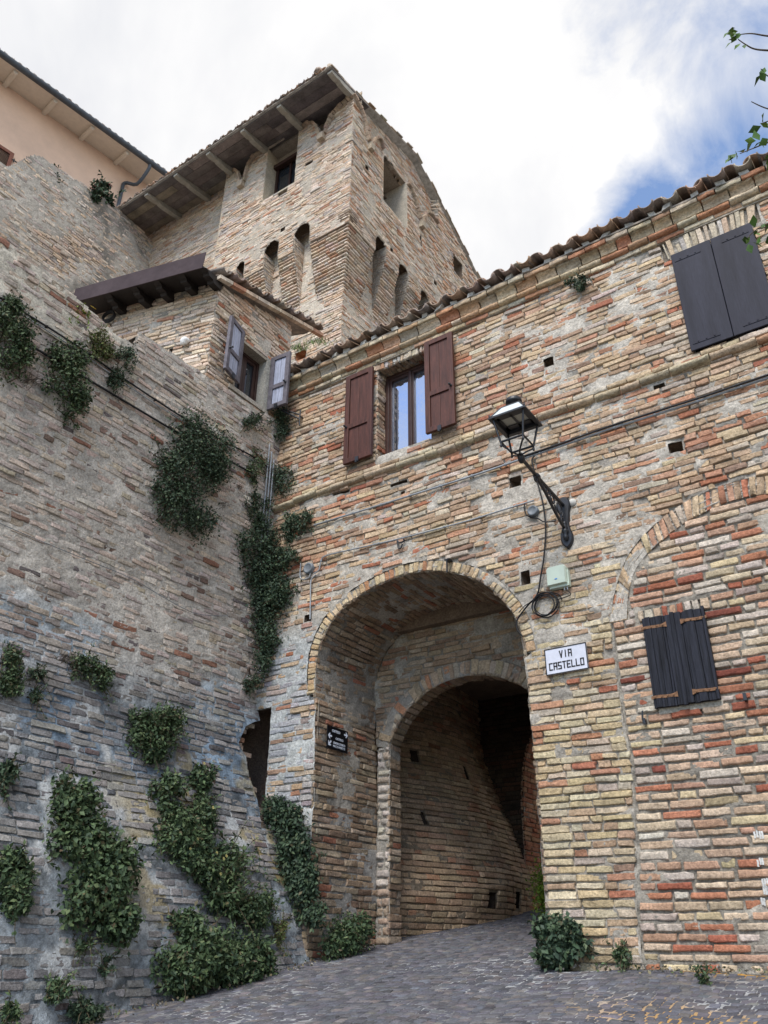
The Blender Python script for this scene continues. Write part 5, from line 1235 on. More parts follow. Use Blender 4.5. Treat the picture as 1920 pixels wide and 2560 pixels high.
for x in (bx1-.045, bx1-.015): tube(a, [(x, YG-.04, bz0-.0), (x, YG-.04, bz0-.06)], .0075, 8)
a.build('cable_gland', PIPE, jb)
cc = onY(1362, 1511, YG-.04)
a = Acc(); rr = np.random.default_rng(12)
for k in range(5):
    r_ = .115+.008*rr.normal(); t = np.linspace(0, 2*math.pi, 40); ox, oz = .012*rr.normal(), .012*rr.normal()-.006*k*.5
    tube(a, np.stack([cc[0]+ox+r_*1.08*np.cos(t), YG-.03-.008*k+.004*np.sin(3*t), cc[2]+oz+r_*np.sin(t)], -1), .0055, 6, caps=False)
def wallpts(L, d=.03): return [onY(x, y, YG-d) for x, y in L]
tube(a, catmull(wallpts([(1331, 1510), (1345, 1490), (1365, 1481), (1395, 1485), (1405, 1500)]), 5), .006, 6)
tube(a, catmull([(bx1-.03, YG-.04, bz0-.06), (bx1+.01, YG-.04, bz0-.12), (cc[0]+.12, YG-.04, cc[2]+.02)], 5), .005, 6)
tag(a.build('cable_coil', CABLE), 'coil of thin black cable hanging under the pale green box', 'cable')
def cable(name, label, cat, px, r, m, d=.03, k=6, pts=None, clips=0, group=None):
    P = catmull(pts if pts is not None else wallpts(px, d), k); a = Acc(); tube(a, P, r, 7); o = a.build(name, m); tag(o, label, cat, group)
    if clips:
        s = np.concatenate([[0], np.cumsum(np.linalg.norm(np.diff(P, axis=0), axis=1))])
        for t in np.arange(.2, s[-1], clips):
            b = Acc()
            q = np.array([np.interp(t, s, P[:, i]) for i in range(3)]); i = min(np.searchsorted(s, t), len(P)-1); tv = P[i]-P[i-1]; tv /= np.linalg.norm(tv)
            tube(b, [q-tv*.009, q+tv*.009], r*1.6, 8); tube(b, [q, q+np.array([0, .03, 0])] if abs(q[1]-YG) < .2 else [q, q-np.array([.03, 0, 0])], r*.6, 5)
            b.build('pipe_clip', m, o)
    return o
cable('conduit', 'long grey conduit climbing across the gatehouse below the moulded string course', 'conduit', [(785, 1313), (900, 1278), (1000, 1247), (1180, 1190), (1289, 1153), (1400, 1116), (1521, 1074), (1640, 1036), (1754, 1000), (1840, 971), (1960, 931)], .0125, PIPE, .03, clips=.42)
cable('cable', 'thick black cable strapped along the upper conduit from the lantern to the right', 'cable', [(1305, 1142), (1400, 1110), (1521, 1067), (1640, 1029), (1754, 993), (1840, 964), (1960, 924)], .012, CABLE, .05)
cable('conduit', 'thin grey conduit running from the round box by the ivy towards the lamp bracket', 'conduit', [(785, 1434), (797, 1425), (802, 1405), (813, 1390), (870, 1376), (981, 1351), (1080, 1326), (1180, 1299), (1250, 1277), (1312, 1258), (1335, 1251)], .0095, PIPE, .028, clips=.45)
cable('conduit', 'short grey conduit dropping from the round box to a hole left of the arch', 'conduit', [(790, 1437), (783, 1443), (777, 1455), (776, 1500), (775, 1548)], .0095, PIPE, .028)
cable('cable', 'grey cable loop curling round the box left of the arch', 'cable', [(752, 1408), (750, 1440), (757, 1449), (772, 1444), (776, 1432)], .008, PIPE, .03)
cable('cable', 'black cable dropping from the conduit behind the lamp bracket into the archway', 'cable', [(1336, 1140), (1330, 1150), (1334, 1172), (1346, 1215), (1358, 1262), (1364, 1320), (1360, 1390), (1352, 1440), (1343, 1486), (1318, 1515), (1300, 1538), (1291, 1556), (1294, 1575), (1306, 1590)], .0085, CABLE, .035)
cable('cable', 'thin dark cable branching beside the cable coil into the archway', 'cable', [(1345, 1487), (1326, 1505), (1310, 1516), (1297, 1532)], .005, CABLE, .045)
cable('cable', 'black cable looping under the round box behind the lamp bracket', 'cable', [(1312, 1258), (1311, 1272), (1316, 1287), (1330, 1294), (1345, 1296), (1362, 1305), (1390, 1302)], .007, CABLE, .03)
for (x, y, r, lb) in ((772, 1421, .075, 'round grey junction box beside the ivy at the left of the arch'), (1333, 1278, .062, 'round grey junction box just behind the lamp bracket')):
    q = onY(x, y, YG-.03); b = thing('junction_box', lb, 'junction box', (q[0], YG, q[2])); a = Acc()
    lathe(a, (q[0], YG-.005, q[2]), [(r, 0), (r, .035), (r*.93, .042)], 8, (0, -1, 0)); a.build('base', JBOX, b)
    a = Acc(); lathe(a, (q[0], YG-.045, q[2]), [(r*.95, 0), (r*.95, .008), (r*.7, .014), (r*.66, .010), (0, .010)], 24, (0, -1, 0)); a.build('lid', JBOX, b)
def sc_(px, d=.03): return [scarp(x, y)+X_*d for x, y in px]
cable('cable', 'upper black cable sagging along the top of the left wall', 'cable', None, .011, CABLE, pts=sc_([(-40, 722), (0, 750), (95, 808), (180, 862), (300, 945), (422, 1026), (520, 1085), (600, 1128), (640, 1150), (668, 1172)]), clips=.5)
cable('cable', 'pale cable running just beneath the upper black cable on the left wall', 'cable', None, .008, PIPE, pts=sc_([(-40, 730), (0, 757), (180, 872), (300, 956), (422, 1036), (520, 1094), (610, 1142), (650, 1165)]))
cable('conduit', 'lower dark conduit along the left wall passing behind the big hanging bush', 'conduit', None, .013, CABLE, pts=sc_([(75, 868), (120, 895), (205, 945), (290, 995), (413, 1068), (480, 1105), (580, 1160), (630, 1185)]))
cable('cable', 'loose thin wire sagging across the middle of the left wall', 'cable', None, .0038, JBOX, pts=sc_([(-40, 1290), (0, 1313), (90, 1352), (190, 1393), (321, 1447), (400, 1493), (472, 1531), (520, 1540), (566, 1541)], .035))
for k, (x, lb) in enumerate(((674, 'leftmost grey conduit in the corner between the left wall and the gatehouse'), (680, 'middle grey conduit in the corner between the left wall and the gatehouse'), (686, 'rightmost grey conduit in the corner between the left wall and the gatehouse'))):
    q = [(-6.72+.0, 7.02+.055*k-.05, 7.75-.1*k+.05), (-6.72, 7.02+.055*k-.05, 7.0), (-6.72, 7.02+.055*k-.05, 6.35-.15*(k == 0))]
    a = Acc(); tube(a, catmull(q, 5), .012, 7); tag(a.build('conduit', PIPE), lb, 'conduit', 'conduits in the wall corner')
def iron(name, label, px, r=.009, d=.03, cat='iron hook'):
    a = Acc(); tube(a, catmull(wallpts(px, d), 5), r, 6); q = onY(*px[0], YG); tube(a, [q, q-Y_*d], r, 6); return tag(a.build(name, IRON), label, cat)
iron('iron_hook', 'small black iron hook on the wall above the arch', [(1012, 1351), (1000, 1357), (993, 1352), (996, 1368), (1001, 1371), (1006, 1360)])
a = Acc(); q = onY(1121, 1402, YG-.05); box(a, (q[0]-.03, YG-.09, q[2]), (.06, 0, 0), (0, .09, 0), (0, 0, .012)); box(a, (q[0]-.008, YG-.09, q[2]-.15), (.014, 0, 0), (0, .014, 0), (0, 0, .15)); tag(a.build('iron_strap', IRON, smooth=False), 'black iron strap hanging at the crown of the arch', 'iron strap')
a = Acc(); q = onY(1608, 1793, YG-.05); box(a, (q[0]-.012, YG-.05, q[2]-.05), (.024, 0, 0), (0, .05, 0), (0, 0, .035)); box(a, (q[0]-.014, YG-.06, q[2]-.02), (.012, 0, 0), (0, .014, 0), (.01, 0, .075)); box(a, (q[0]-.0, YG-.06, q[2]-.06), (.016, 0, 0), (0, .014, 0), (0, 0, .05)); tag(a.build('shutter_catch', IRON, smooth=False), 'black iron shutter catch below and left of the black shutters', 'shutter catch')
a = Acc(); q = onY(1862, 1742, YG-.05); box(a, (q[0]-.012, YG-.05, q[2]-.03), (.024, 0, 0), (0, .05, 0), (0, 0, .03)); box(a, (q[0]-.012, YG-.062, q[2]-.03), (.026, 0, 0), (0, .014, 0), (0, 0, .06)); tag(a.build('shutter_catch', IRON, smooth=False), 'black iron shutter catch right of the black shutters', 'shutter catch')
a = Acc(); q = onY(750, 1040, YG-.06); tube(a, [q-Z_*.16, q+Z_*.10], .011, 6); tube(a, [q+Z_*.02, q+np.array([-.22, -.12, .13])], .011, 6); tube(a, [q-Z_*.05, q+np.array([-.30, -.16, .16])], .011, 6); tube(a, [q, q+Y_*.08], .011, 6); tag(a.build('iron_bracket', IRON), 'rusty black iron bracket on the gatehouse just under the grey shutter', 'iron bracket')
q = onPl(273, 794, HC+hn*.05, hn); a = Acc(); t = np.linspace(0, 2*math.pi, 24)
for k in range(3): tube(a, [q+hd*(.10*math.cos(x))+Z_*(.085*math.sin(x)+.01*k)+hn*(.012*k) for x in t], .012, 6, caps=False)
tag(a.build('cable_coil', CABLE), 'small black cable coil on the brick house below its dark eave', 'cable')
q = onPl(461, 853, HC+hn*.05, hn); a = Acc(); rr = np.random.default_rng(3); V = []
for i in range(8):
    for j in range(12): th = math.pi*i/7; ph = 2*math.pi*j/12; V.append(q+np.array([.075*math.sin(th)*math.cos(ph), .05*math.sin(th)*math.sin(ph), .055*math.cos(th)])*(1+.15*rr.normal()))
a.add(V, [(i*12+j, i*12+(j+1) % 12, (i+1)*12+(j+1) % 12, (i+1)*12+j) for i in range(7) for j in range(12)]); tag(a.build('stone_lump', WHITECL), 'white lump stuffed in a hole in the small house wall', 'lump')

# ================================================================== PLANTS
GREENS = [(.060, .100, .046, 3), (.080, .125, .056, 2), (.044, .075, .042, 2), (.115, .155, .07, 1.2), (.11, .10, .05, .25), (.10, .075, .045, .12)]
DARKG = [(.046, .080, .046, 3), (.060, .098, .055, 2), (.036, .062, .040, 2), (.088, .125, .065, 1.1), (.09, .08, .045, .2)]
OLIVE = [(.10, .13, .04, 3), (.13, .15, .045, 2), (.07, .10, .035, 2), (.17, .13, .06, .8)]
DRY = [(.13, .11, .09, 3), (.10, .085, .075, 2), (.16, .14, .11, 1)]
def leaves(acc, P, nrm, size, cols, r, asp=.55, droop=.35, colv=.12):
    """P leaf bases, nrm preferred facing; each leaf a folded blade of four triangles"""
    n = len(P)
    d = r.normal(size=(n, 3)); d[:, 2] -= droop; d += nrm*.5; d /= np.linalg.norm(d, axis=1)[:, None]
    up = nrm*.9+r.normal(size=(n, 3))*.6+np.array([0, 0, .5]); s = np.cross(d, up); s /= np.linalg.norm(s, axis=1)[:, None]+1e-9
    nn = np.cross(s, d)
    l = size*(.6+.8*r.random(n))[:, None]; w = l*asp*.5
    b = P; m = P+d*l*.5; t = P+d*l-nn*l*.12
    V = np.stack([b, m+s*w+nn*l*.07, t, m-s*w+nn*l*.07, m-nn*l*.03], 1)
    F = np.array([[0, 1, 4], [1, 2, 4], [2, 3, 4], [3, 0, 4]])
    C = pal(n, cols, colv, r)*.84
    acc.add(V.reshape(-1, 3), (F[None]+(np.arange(n)*5)[:, None, None]).reshape(-1, 3), np.repeat(C, 5, 0))
def shrub(label, blobs, surf, n, size=.05, depth=.16, cols=GREENS, seed=1, shoots=6, shoot_len=.16, name='wall_shrub', cat='shrub', group='plants growing on the walls', flowers=None, asp=.5, hang=False):
    """blobs: (x, y, rx, ry) on the photo; surf(x, y) -> (point, normal) on the wall they grow from"""
    r = np.random.default_rng(seed); A = np.array([b[2]*b[3] for b in blobs], float); A /= A.sum()
    pts = []; nor = []
    k = r.choice(len(blobs), n, p=A)
    # clumps inside each blob give an uneven outline
    nc = max(5, n//45); ck = r.choice(len(blobs), nc, p=A); ca = r.random(nc)*2*math.pi; cr = np.sqrt(r.random(nc))*np.where(r.random(nc) < .2, 1.3, .92)
    cl = np.array([(blobs[i][0]+blobs[i][2]*cr[j]*math.cos(ca[j]), blobs[i][1]+blobs[i][3]*cr[j]*math.sin(ca[j])) for j, i in enumerate(ck)])
    cd = (np.sqrt(np.clip(1-cr**2, .05, 1))*(.35+.65*r.random(nc)))
    S = [surf(*c) for c in cl]
    cp = np.array([s[0] for s in S]); cn = np.array([s[1] for s in S])
    base = cp.mean(0); q, nq = surf(*cl[0]); px = np.linalg.norm(np.array(surf(cl[0][0]+10, cl[0][1])[0])-q)/10
    rc = np.array([min(blobs[i][2], blobs[i][3]) for i in ck])*px*(.26+.22*r.random(nc)); rc = np.minimum(rc, .15)
    cen = cp+cn*(depth*cd)[:, None]*.8
    wj = np.where(cr > .95, .35, 1.0)*(.5+r.random(nc)); j = r.choice(nc, n, p=wj/wj.sum()); v = r.normal(size=(n, 3)); v /= np.linalg.norm(v, axis=1)[:, None]
    P = cen[j]+v*(rc[j]*(.30+.85*r.random(n)+.25*np.abs(r.normal(size=n))))[:, None]
    dp = ((P-cp[j])*cn[j]).sum(1); P = P+cn[j]*np.maximum(.008-dp, 0)[:, None]
    nr = v*.7+cn[j]*.5
    th = thing(name, label, cat, tuple(base), group)
    a = Acc(); b = Acc()
    leaves(a, P, nr, size, cols, r, asp)
    for c in range(1, nc):
        q_ = int(np.argmin(((cp[:c]-cp[c])**2).sum(1))); tube(b, [cp[q_]+cn[q_]*.004, (cp[q_]+cp[c])/2+cn[c]*.012, cp[c]+cn[c]*.004], [.006, .0055, .005], 5)
    for c in range(nc):
        s0 = cp[c]-cn[c]*.02; tube(b, [s0, (s0+cen[c])/2+r.normal(size=3)*.015, cen[c]], [.006, .004, .003], 5)
    for s in range(shoots):
        i = r.integers(0, nc); dr = cn[i]*r.uniform(.2, .8)+r.normal(size=3)*.5+np.array([0, 0, -1.0 if (hang or r.random() < .4) else .75]); dr /= np.linalg.norm(dr)
        L_ = shoot_len*r.uniform(.5, 1.3); t = np.linspace(0, 1, 7)
        Q = cen[i]+dr*(t*L_)[:, None]+np.array([0, 0, -1.0])*(.25*L_*t**2)[:, None]+r.normal(size=(7, 3))*.004+dr*0
        tube(b, Q, np.linspace(.004, .0015, 7), 5)
        m = 14; tt = r.random(m); PP = cen[i]+dr*(tt*L_)[:, None]+np.array([0, 0, -1.0])*(.25*L_*tt**2)[:, None]; leaves(a, PP, np.tile(dr, (m, 1)), size*.9, cols, r, asp)
    a.build('foliage', LEAF, th); b.build('stem', STEM, th)
    if flowers:
        nf, fc, fs = flowers
        for k in range(nf):
            f = Acc()
            i = r.integers(0, nc); c = cen[i]+cn[i]*(rc[i]+.05)+r.normal(size=3)*.05
            for p in range(9):
                an = p*2*math.pi/9; e = np.cross(cn[i], [0, 0, 1.0]); e /= np.linalg.norm(e); g_ = np.cross(e, cn[i]); d = e*math.cos(an)+g_*math.sin(an); w_ = np.cross(d, cn[i])
                f.add([c+d*fs*.25, c+d*fs*.6+w_*fs*.18+cn[i]*.004, c+d*fs, c+d*fs*.6-w_*fs*.18+cn[i]*.004], [(0, 1, 2, 3)], fc)
            lathe(f, c, [(fs*.3, 0), (fs*.25, fs*.1), (0, fs*.15)], 7, cn[i], (.5, .36, .05) if fc[1] > .1 else tuple(np.array(fc)*.6))
            f.build('flower', FLOW, th)
    return th
sL = lambda x, y: (scarp(x, y), np.array([.97, 0, .2]))
sG = lambda x, y: (onY(x, y, YG), np.array([0, -1.0, 0]))
sK = lambda x, y: ((onY(x, y, YG), np.array([.35, -.93, 0])) if onY(x, y, YG)[0] > -6.78 else (scarp(x, y), np.array([.93, -.3, .1])))
sH = lambda x, y: (onPl(x, y, HC, hn), hn)
SH_ = [
 ('big rounded green shrub cut by the left edge high on the wall', [(15, 850, 45, 95), (45, 880, 30, 60), (10, 780, 30, 30)], sL, 1500, dict(depth=.26)),
 ('bushy green shrub hanging below the lower conduit near the wall top', [(160, 900, 45, 40), (155, 960, 50, 60), (180, 1020, 28, 40)], sL, 1700, dict(depth=.24)),
 ('yellowish shrub just under the upper cable beside the wall parapet', [(235, 865, 38, 42), (250, 890, 25, 30)], sL, 700, dict(cols=OLIVE, size=.04)),
 ('thin dark green plant right of the yellowish shrub', [(305, 910, 26, 32), (280, 955, 22, 32)], sL, 520, dict(cols=DARKG, size=.04, shoots=12)),
 ('largest dark green bush hanging on the middle of the left wall', [(450, 1085, 55, 55), (470, 1170, 75, 75), (525, 1140, 42, 75), (430, 1270, 55, 55), (475, 1310, 45, 40), (530, 1210, 28, 35), (415, 1215, 40, 60)], sL, 6200, dict(depth=.30, cols=DARKG, size=.046, shoots=16)),
 ('small clump of leaves under the small house window', [(628, 1064, 28, 20)], sL, 300, dict(cols=DARKG, size=.04)),
 ('dark clump in the corner below the iron bracket', [(702, 1060, 30, 38)], sK, 450, dict(cols=DARKG, size=.045)),
 ('leafy sprig just left of the corner conduits', [(635, 1170, 26, 36)], sL, 420, dict(cols=GREENS, size=.04)),
 ('dark sprig just right of the corner conduits', [(715, 1205, 34, 36)], sK, 420, dict(cols=DARKG, size=.045)),
 ('rounded shrub on the left wall beside the lower end of the corner conduits', [(640, 1280, 30, 40), (625, 1255, 18, 22), (650, 1310, 20, 24)], sL, 800, dict(cols=DARKG, size=.045)),
 ('spreading dark shrub on the gatehouse where the long conduit begins', [(745, 1310, 36, 26), (720, 1335, 22, 18), (770, 1300, 18, 16)], sK, 600, dict(cols=DARKG, size=.05)),
 ('long dark ivy hanging down the corner left of the arch', [(640, 1365, 48, 42), (665, 1430, 55, 55), (725, 1400, 28, 24), (675, 1520, 55, 55), (700, 1490, 34, 40), (665, 1600, 34, 60), (668, 1660, 20, 36)], sK, 5200, dict(cols=DARKG, size=.05, depth=.26, shoots=22)),
 ('small plant at the foot of the long hanging ivy', [(620, 1712, 20, 24)], sL, 240, dict(cols=DARKG, size=.04)),
 ('green shrub at the left edge halfway up the wall', [(10, 1670, 32, 50), (18, 1720, 24, 28)], sL, 900, dict(size=.045)),
 ('leaning green plant below the loose wire', [(205, 1665, 26, 28), (240, 1695, 34, 24), (262, 1720, 20, 20)], sL, 700, dict(size=.045, shoots=10)),
 ('small dark tuft right of the left edge shrub', [(82, 1690, 18, 12)], sL, 140, dict(cols=DARKG, size=.035)),
 ('tiny dark tuft below the other tuft near the left edge', [(77, 1745, 14, 14)], sL, 120, dict(cols=DARKG, size=.035)),
 ('spiky green bush in the middle of the lower left wall', [(375, 1840, 50, 50), (410, 1810, 40, 34), (345, 1800, 26, 24), (380, 1885, 26, 20)], sL, 1900, dict(size=.055, shoots=26, shoot_len=.26)),
 ('broad leafy bush low on the left of the wall', [(165, 2020, 60, 65), (190, 2110, 70, 60), (245, 2170, 65, 65), (225, 2250, 80, 65), (275, 2310, 38, 40)], sL, 4200, dict(size=.075, depth=.3, shoots=18, asp=.62)),
 ('tall green bush with small pale flowers below the spiky bush', [(410, 1990, 34, 44), (430, 2080, 48, 55), (490, 2040, 30, 48), (470, 2140, 44, 45), (495, 1945, 22, 30), (500, 2180, 28, 30)], sL, 3600, dict(size=.06, depth=.26, shoots=20, flowers=(9, (.62, .58, .25), .018))),
 ('jagged thistle-like plant right of the flowering bush', [(565, 2160, 38, 45), (545, 2230, 44, 40), (560, 2270, 30, 30)], sL, 1100, dict(size=.085, shoots=16, shoot_len=.4, cols=GREENS)),
 ('green bush at the left edge low on the wall', [(20, 2200, 40, 60), (25, 2250, 36, 36), (15, 2150, 24, 30)], sL, 1400, dict(size=.055)),
 ('dark shrub at the left edge above the lower bush', [(8, 1945, 18, 36)], sL, 320, dict(cols=DARKG, size=.05)),
 ('wide bush spilling onto the cobbles at the foot of the wall', [(450, 2400, 60, 55), (520, 2390, 70, 55), (600, 2400, 62, 45), (440, 2450, 55, 30), (570, 2440, 60, 26), (440, 2330, 28, 38), (645, 2420, 24, 24)], sL, 5000, dict(size=.06, depth=.34, shoots=22)),
 ('small bush between the jagged plant and the ivy by the pier', [(620, 2290, 34, 36), (650, 2255, 26, 22)], sL, 900, dict(size=.05)),
 ('thin dry plant on the bare brick right of the wide bush', [(695, 2330, 14, 22)], sL, 120, dict(cols=OLIVE, size=.04)),
 ('trailing ivy below the dark cavity beside the pier', [(695, 2030, 28, 30), (730, 2060, 36, 38), (745, 2130, 40, 50), (735, 2190, 34, 40), (765, 2240, 34, 44), (790, 2290, 26, 28), (775, 2200, 18, 40)], sK, 3800, dict(size=.06, depth=.2, cols=DARKG, shoots=14)),
 ('bush at the foot of the pier left of the archway', [(865, 2345, 42, 36), (830, 2375, 34, 26), (890, 2320, 26, 24)], lambda x, y: (onX(x, y, -5.72), np.array([.9, -.4, .1])), 1500, dict(size=.055, depth=.2)),
 ('small tuft on the lower left wall above the street', [(135, 2480, 20, 24)], sL, 260, dict(size=.045)),
 ('dark tuft at the bottom of the left wall', [(195, 2525, 26, 28), (225, 2535, 18, 16)], sL, 420, dict(cols=DARKG, size=.045)),
 ('little sprig under the broad leafy bush', [(197, 2365, 15, 14)], sL, 130, dict(size=.035)),
 ('tiny green sprig in the bottom left corner', [(8, 2540, 16, 20)], sL, 140, dict(size=.05)),
 ('small hanging sprig on the wall above the dark tuft', [(255, 2420, 10, 24)], sL, 100, dict(size=.035, cols=DARKG)),
 ('green plant rooted high on the gatehouse between its two upper windows', [(1440, 720, 24, 14), (1462, 708, 16, 10)], sG, 260, dict(size=.045, cols=DARKG)),
 ('leafy bush at the foot of the wall right of the archway', [(1405, 2350, 40, 44), (1435, 2375, 42, 34), (1395, 2395, 38, 28), (1440, 2320, 20, 18), (1375, 2330, 18, 30)], lambda x, y: (onY(x, y, YG-.02), np.array([0, -1.0, .1])), 1800, dict(size=.07, depth=.32, cols=DARKG, asp=.65, shoots=14)),
 ('small weed at the wall base right of the leafy bush', [(1562, 2385, 16, 22), (1575, 2405, 14, 12)], sG, 160, dict(size=.045)),
 ('tiny weed growing from the cobbles near the right wall', [(1762, 2448, 12, 10)], lambda x, y: (onY(x, y, 6.6), np.array([0, -.5, .8])), 45, dict(size=.04, depth=.04)),
]
for k, (lb, bl, sf, n, kw) in enumerate(SH_): kw = dict(kw); kw['size'] = min(kw.get('size', .05)*.78, .048); kw['shoots'] = int(kw.get('shoots', 6)*2.2); shrub(lb, bl, sf, int(n*1.75), seed=300+k, **kw)
# dry tufts
def tuft(label, px, surf, n, L_, cols, seed, name='grass_tuft', cat='grass tuft', up=.6, wdt=.004):
    r = np.random.default_rng(seed); a = Acc(); base = None
    for x, y, rx, ry in px:
        for k in range(n):
            p, nn = surf(x+rx*r.normal()*.5, y+ry*r.normal()*.5); base = p if base is None else base
            d = nn*r.uniform(.2, 1)+r.normal(size=3)*.5+np.array([0, 0, up]); d /= np.linalg.norm(d); l = L_*r.uniform(.5, 1.2); s = np.cross(d, nn+.1); s /= np.linalg.norm(s)+1e-9
            t = np.linspace(0, 1, 5); Q = p+d*(t*l)[:, None]-Z_*(.4*l*t**2)[:, None]; w_ = wdt*(1-t*.85)
            a.add(np.concatenate([Q-s*w_[:, None], Q+s*w_[:, None]]), [(i, i+1, 6+i, 5+i) for i in range(4)], pal(1, cols, .15, r)[0])
    return tag(a.build(name, LEAF), label, cat)
tuft('dry brown tuft of grass on the string course near the lamp', [(1165, 1112, 14, 6)], sG, 40, .14, DRY, 1)
tuft('dry dead tuft on the left wall beside the leaning green plant', [(160, 1650, 22, 10), (185, 1675, 14, 12)], sL, 60, .13, DRY, 2)
tuft('grey dead weed low on the left wall left of the big bush', [(70, 955, 24, 18)], sL, 70, .14, DRY, 3)
tuft('dead brown weed right of the big hanging bush', [(555, 1265, 14, 14), (597, 1220, 8, 10)], sL, 40, .10, DRY, 4)
# weeds on the gatehouse roof corner
tuft('green weeds sprouting on the corner of the gatehouse roof', [(745, 872, 34, 8), (790, 858, 40, 8), (700, 880, 16, 8)], lambda x, y: (onPl(x, y, (0, 7.05, 9.02), np.array([0, -.8, .6])), np.array([0, -.4, .9])), 190, .15, [(.13, .19, .05, 3), (.09, .14, .045, 2), (.20, .19, .08, 1)], 5, name='roof_weeds', cat='weeds', wdt=.005)
sUP = lambda x, y: (onX(x, y, UPX-.1), np.array([.5, 0, .85]))
shrub('rose bush with dark red blooms on top of the high wall', [(245, 490, 20, 26), (232, 505, 16, 20), (262, 510, 12, 12)], sUP, 520, size=.13, depth=.4, cols=DARKG, seed=401, shoots=9, shoot_len=.7, name='rose_bush', cat='rose bush', group=None, flowers=(6, (.17, .012, .03), .13))
shrub('small plant standing on the high wall left of the roses', [(135, 428, 5, 10)], sUP, 60, size=.09, depth=.15, cols=DARKG, seed=402, shoots=6, shoot_len=.5, group=None)
shrub('yellow flowering plant on the wall top under the dark eave', [(195, 783, 18, 10), (215, 795, 12, 8)], lambda x, y: (onX(x, y, -6.78), np.array([.6, 0, .8])), 260, size=.04, depth=.12, cols=[(.22, .30, .06, 2), (.15, .24, .05, 2)], seed=403, shoots=5, name='flowering_plant', cat='flowers', group=None, flowers=(4, (.78, .55, .03), .042))
# moss and greenery at the passage exit
a = Acc(); r = np.random.default_rng(6); mo = onY(1366, 2228, 10.9)
P = mo+r.normal(size=(2600, 3))*np.array([.07, .10, .17]); leaves(a, P, np.tile([0, -1.0, .3], (2600, 1)), .035, [(.20, .30, .03, 3), (.13, .22, .03, 2), (.28, .34, .05, 1)], r)
tag(a.build('moss_clump', LEAF), 'bright yellow-green moss clump at the far right foot of the passage', 'moss')
a = Acc(); mo = onY(1347, 1950, 13.0)
P = np.stack([mo[0]+.07*r.normal(size=900), 13.0+.1*r.normal(size=900), mo[2]+.45*r.uniform(-1, 1, 900)], -1); leaves(a, P, np.tile([0, -1.0, .3], (900, 1)), .05, GREENS, r)
tag(a.build('hanging_plant', LEAF), 'strip of green creeper seen through the far end of the passage', 'creeper')

# ================================================================== TREE AT THE RIGHT
TR_ = np.array([2.9, 3.2, .95]); r = np.random.default_rng(15)
tree = thing('tree', 'slender leafy branches of a tree reaching in from the right edge', 'tree', tuple(TR_))
tb = Acc(); lf = Acc()
tube(tb, catmull([TR_, TR_+[.05, .1, 1.5], TR_+[-.05, .05, 3.0], TR_+[.1, .2, 4.6], TR_+[.1, .1, 6.3]], 6), np.linspace(.15, .04, 25), 10)
def inframe(P):
    x, y = proj(P); return (x > -60) & (x < 1990) & (y > -60) & (y < 2600) & (((P-EYE)@FW) > 0)
limbs = []
for k in range(46):
    z = r.uniform(2.6, 6.2); an = r.uniform(0, 2*math.pi); L_ = r.uniform(.8, 1.9)
    s = TR_+[.03, .08, z]; e = s+np.array([math.cos(an)*L_, math.sin(an)*L_, r.uniform(.1, .9)])
    P = catmull([s, s*.6+e*.4+np.array([0, 0, .15]), e], 6)
    if inframe(P).any(): continue
    tube(tb, P, np.linspace(.03, .006, len(P)), 6); limbs.append(P)
for P in limbs:
    m = 130; i = r.integers(3, len(P), m); Q = P[i]+r.normal(size=(m, 3))*.2; Q = Q[~inframe(Q)]
    leaves(lf, Q, np.tile([0, 0, 1.0], (len(Q), 1)), .075, [(.06, .13, .03, 3), (.09, .18, .04, 2)], r, .62)
# the twigs that show in the picture
DZ = 4.3
def tw(x, y, d=DZ): q = ray(x, y); return EYE+q*d
TWIG = [([(2120, 110), (1990, 95), (1920, 90), (1880, 84), (1850, 86)], [(1836, 80), (1828, 92), (1845, 78), (1838, 70), (1850, 82), (1826, 78)]), ([(2120, 135), (1990, 128), (1920, 126), (1885, 122), (1862, 110), (1845, 98)], [(1842, 100), (1830, 104), (1852, 108), (1860, 112), (1836, 98), (1828, 108)]),
        ([(2100, 230), (1990, 215), (1930, 195), (1905, 180)], [(1900, 172), (1905, 185), (1912, 168), (1898, 180)]), ([(2100, 290), (1990, 285), (1920, 272), (1878, 254)], []),
        ([(2110, 330), (2000, 310), (1940, 300), (1905, 308)], [(1903, 315), (1915, 312), (1908, 308), (1922, 320), (1885, 325), (1930, 305)]), ([(2110, 330), (1990, 345), (1925, 355), (1890, 368), (1850, 384)], [(1880, 358), (1890, 352), (1900, 358), (1884, 370), (1896, 364), (1840, 384), (1834, 392), (1848, 378), (1828, 388), (1842, 400)]),
        ([(2110, 380), (2000, 390), (1930, 400)], [(1910, 400), (1918, 408), (1926, 398), (1914, 412), (1930, 408)]), ([(2110, 500), (2000, 540), (1930, 555), (1890, 575), (1868, 595)], [(1905, 565), (1895, 575), (1885, 585), (1875, 592), (1866, 600), (1880, 605), (1912, 558), (1900, 590), (1915, 575), (1888, 570), (1925, 560), (1870, 610), (1862, 590), (1918, 590)])]
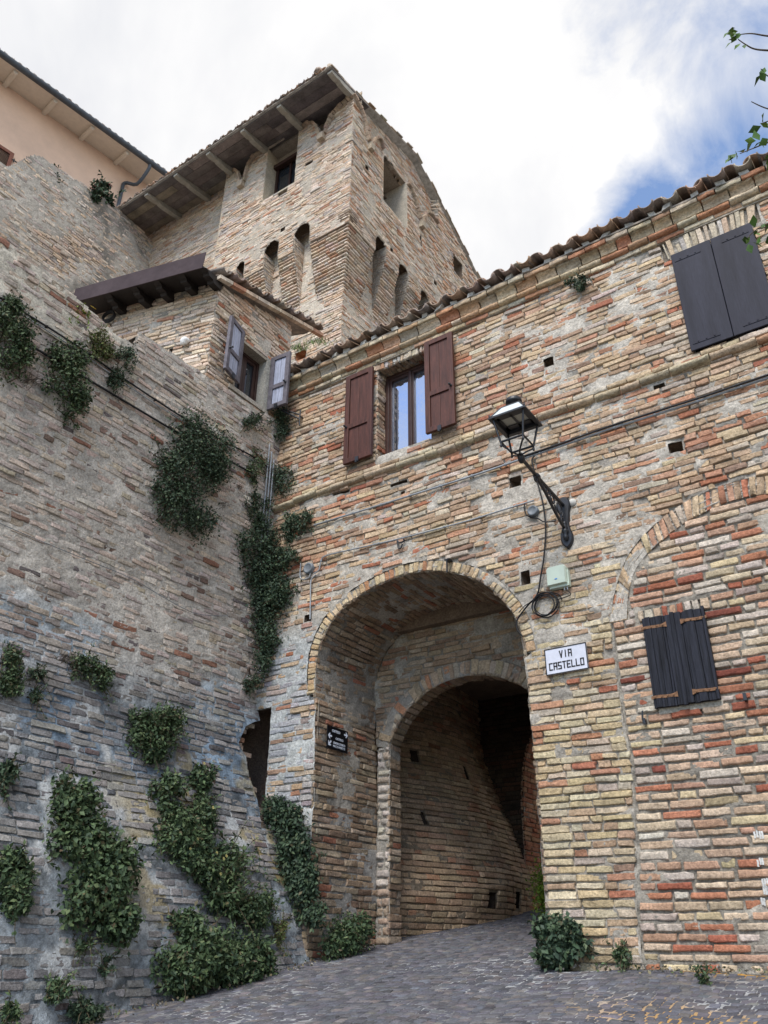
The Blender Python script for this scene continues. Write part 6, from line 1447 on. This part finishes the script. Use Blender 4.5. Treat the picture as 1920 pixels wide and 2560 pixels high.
for ln, lv in TWIG:
    P = catmull([TR_+[0, .1, 5.0]]+[tw(*p) for p in ln], 6); tube(tb, P, np.concatenate([np.linspace(.02, .006, len(P)//3), np.linspace(.006, .0022, len(P)-len(P)//3)]), 6)
    s_ = np.linspace(0, 1, len(P)); m = 150; tt = r.random(m)
    Q = np.stack([np.interp(tt, s_, P[:, i]) for i in range(3)], -1)+r.normal(size=(m, 3))*.10
    Q = Q[~inframe(Q)]; leaves(lf, Q, np.tile([0, 0, 1.0], (len(Q), 1)), .06, [(.06, .13, .03, 3), (.09, .18, .04, 2)], r, .62)
    for k in range(7):      # side shoots outside the view
        i = r.integers(2, len(P)-1); e = P[i]+r.normal(size=3)*np.array([.22, .22, .22]); sh = np.array([P[i], (P[i]+e)/2+[0, 0, .03], e])
        if inframe(sh[1:]).any(): continue
        tube(tb, catmull(sh, 4), .0035, 5); Q = e+r.normal(size=(16, 3))*.07; Q = Q[~inframe(Q)]; leaves(lf, Q, np.tile([0, 0, 1.0], (len(Q), 1)), .06, [(.06, .13, .03, 3), (.09, .18, .04, 2)], r, .62)
    if lv:
        Q = np.array([tw(x, y, DZ+.03*r.normal()) for x, y in lv]); leaves(lf, Q, np.tile(-FW*.5+Z_*.4, (len(Q), 1)), .052, [(.10, .20, .045, 3), (.07, .14, .035, 2), (.16, .26, .06, 1)], r, .68, droop=.9)
tb.build('trunk', BARK, tree); lf.build('crown', LEAF, tree)

# ------------------------------------------------------------------ grit, dead leaves and moss along the foot of the walls
a = Acc(); r = np.random.default_rng(77); m = 900
side_ = r.random(m); X = np.where(side_ < .5, -5.72+np.abs(r.normal(size=m))*.16, r.uniform(-3.1, .2, m)); Y = np.where(side_ < .5, r.uniform(3.4, 8.2, m), 7.17-np.abs(r.normal(size=m))*.12)
X = np.where(side_ < .5, xprof(gz(0, Y))+.02+np.abs(r.normal(size=m))*.10, X)
P = np.stack([X, Y, gz(X, Y)+.012], -1); leaves(a, P, np.tile([0, 0, 1.0], (m, 1)), .026, [(.16, .13, .08, 2), (.24, .20, .13, 1), (.30, .28, .25, 1), (.09, .13, .05, 1.2)], r, .8, droop=0)
tag(a.build('grit', LEAF), 'grit, dead leaves and moss gathered along the foot of the walls', 'litter', kind='stuff')
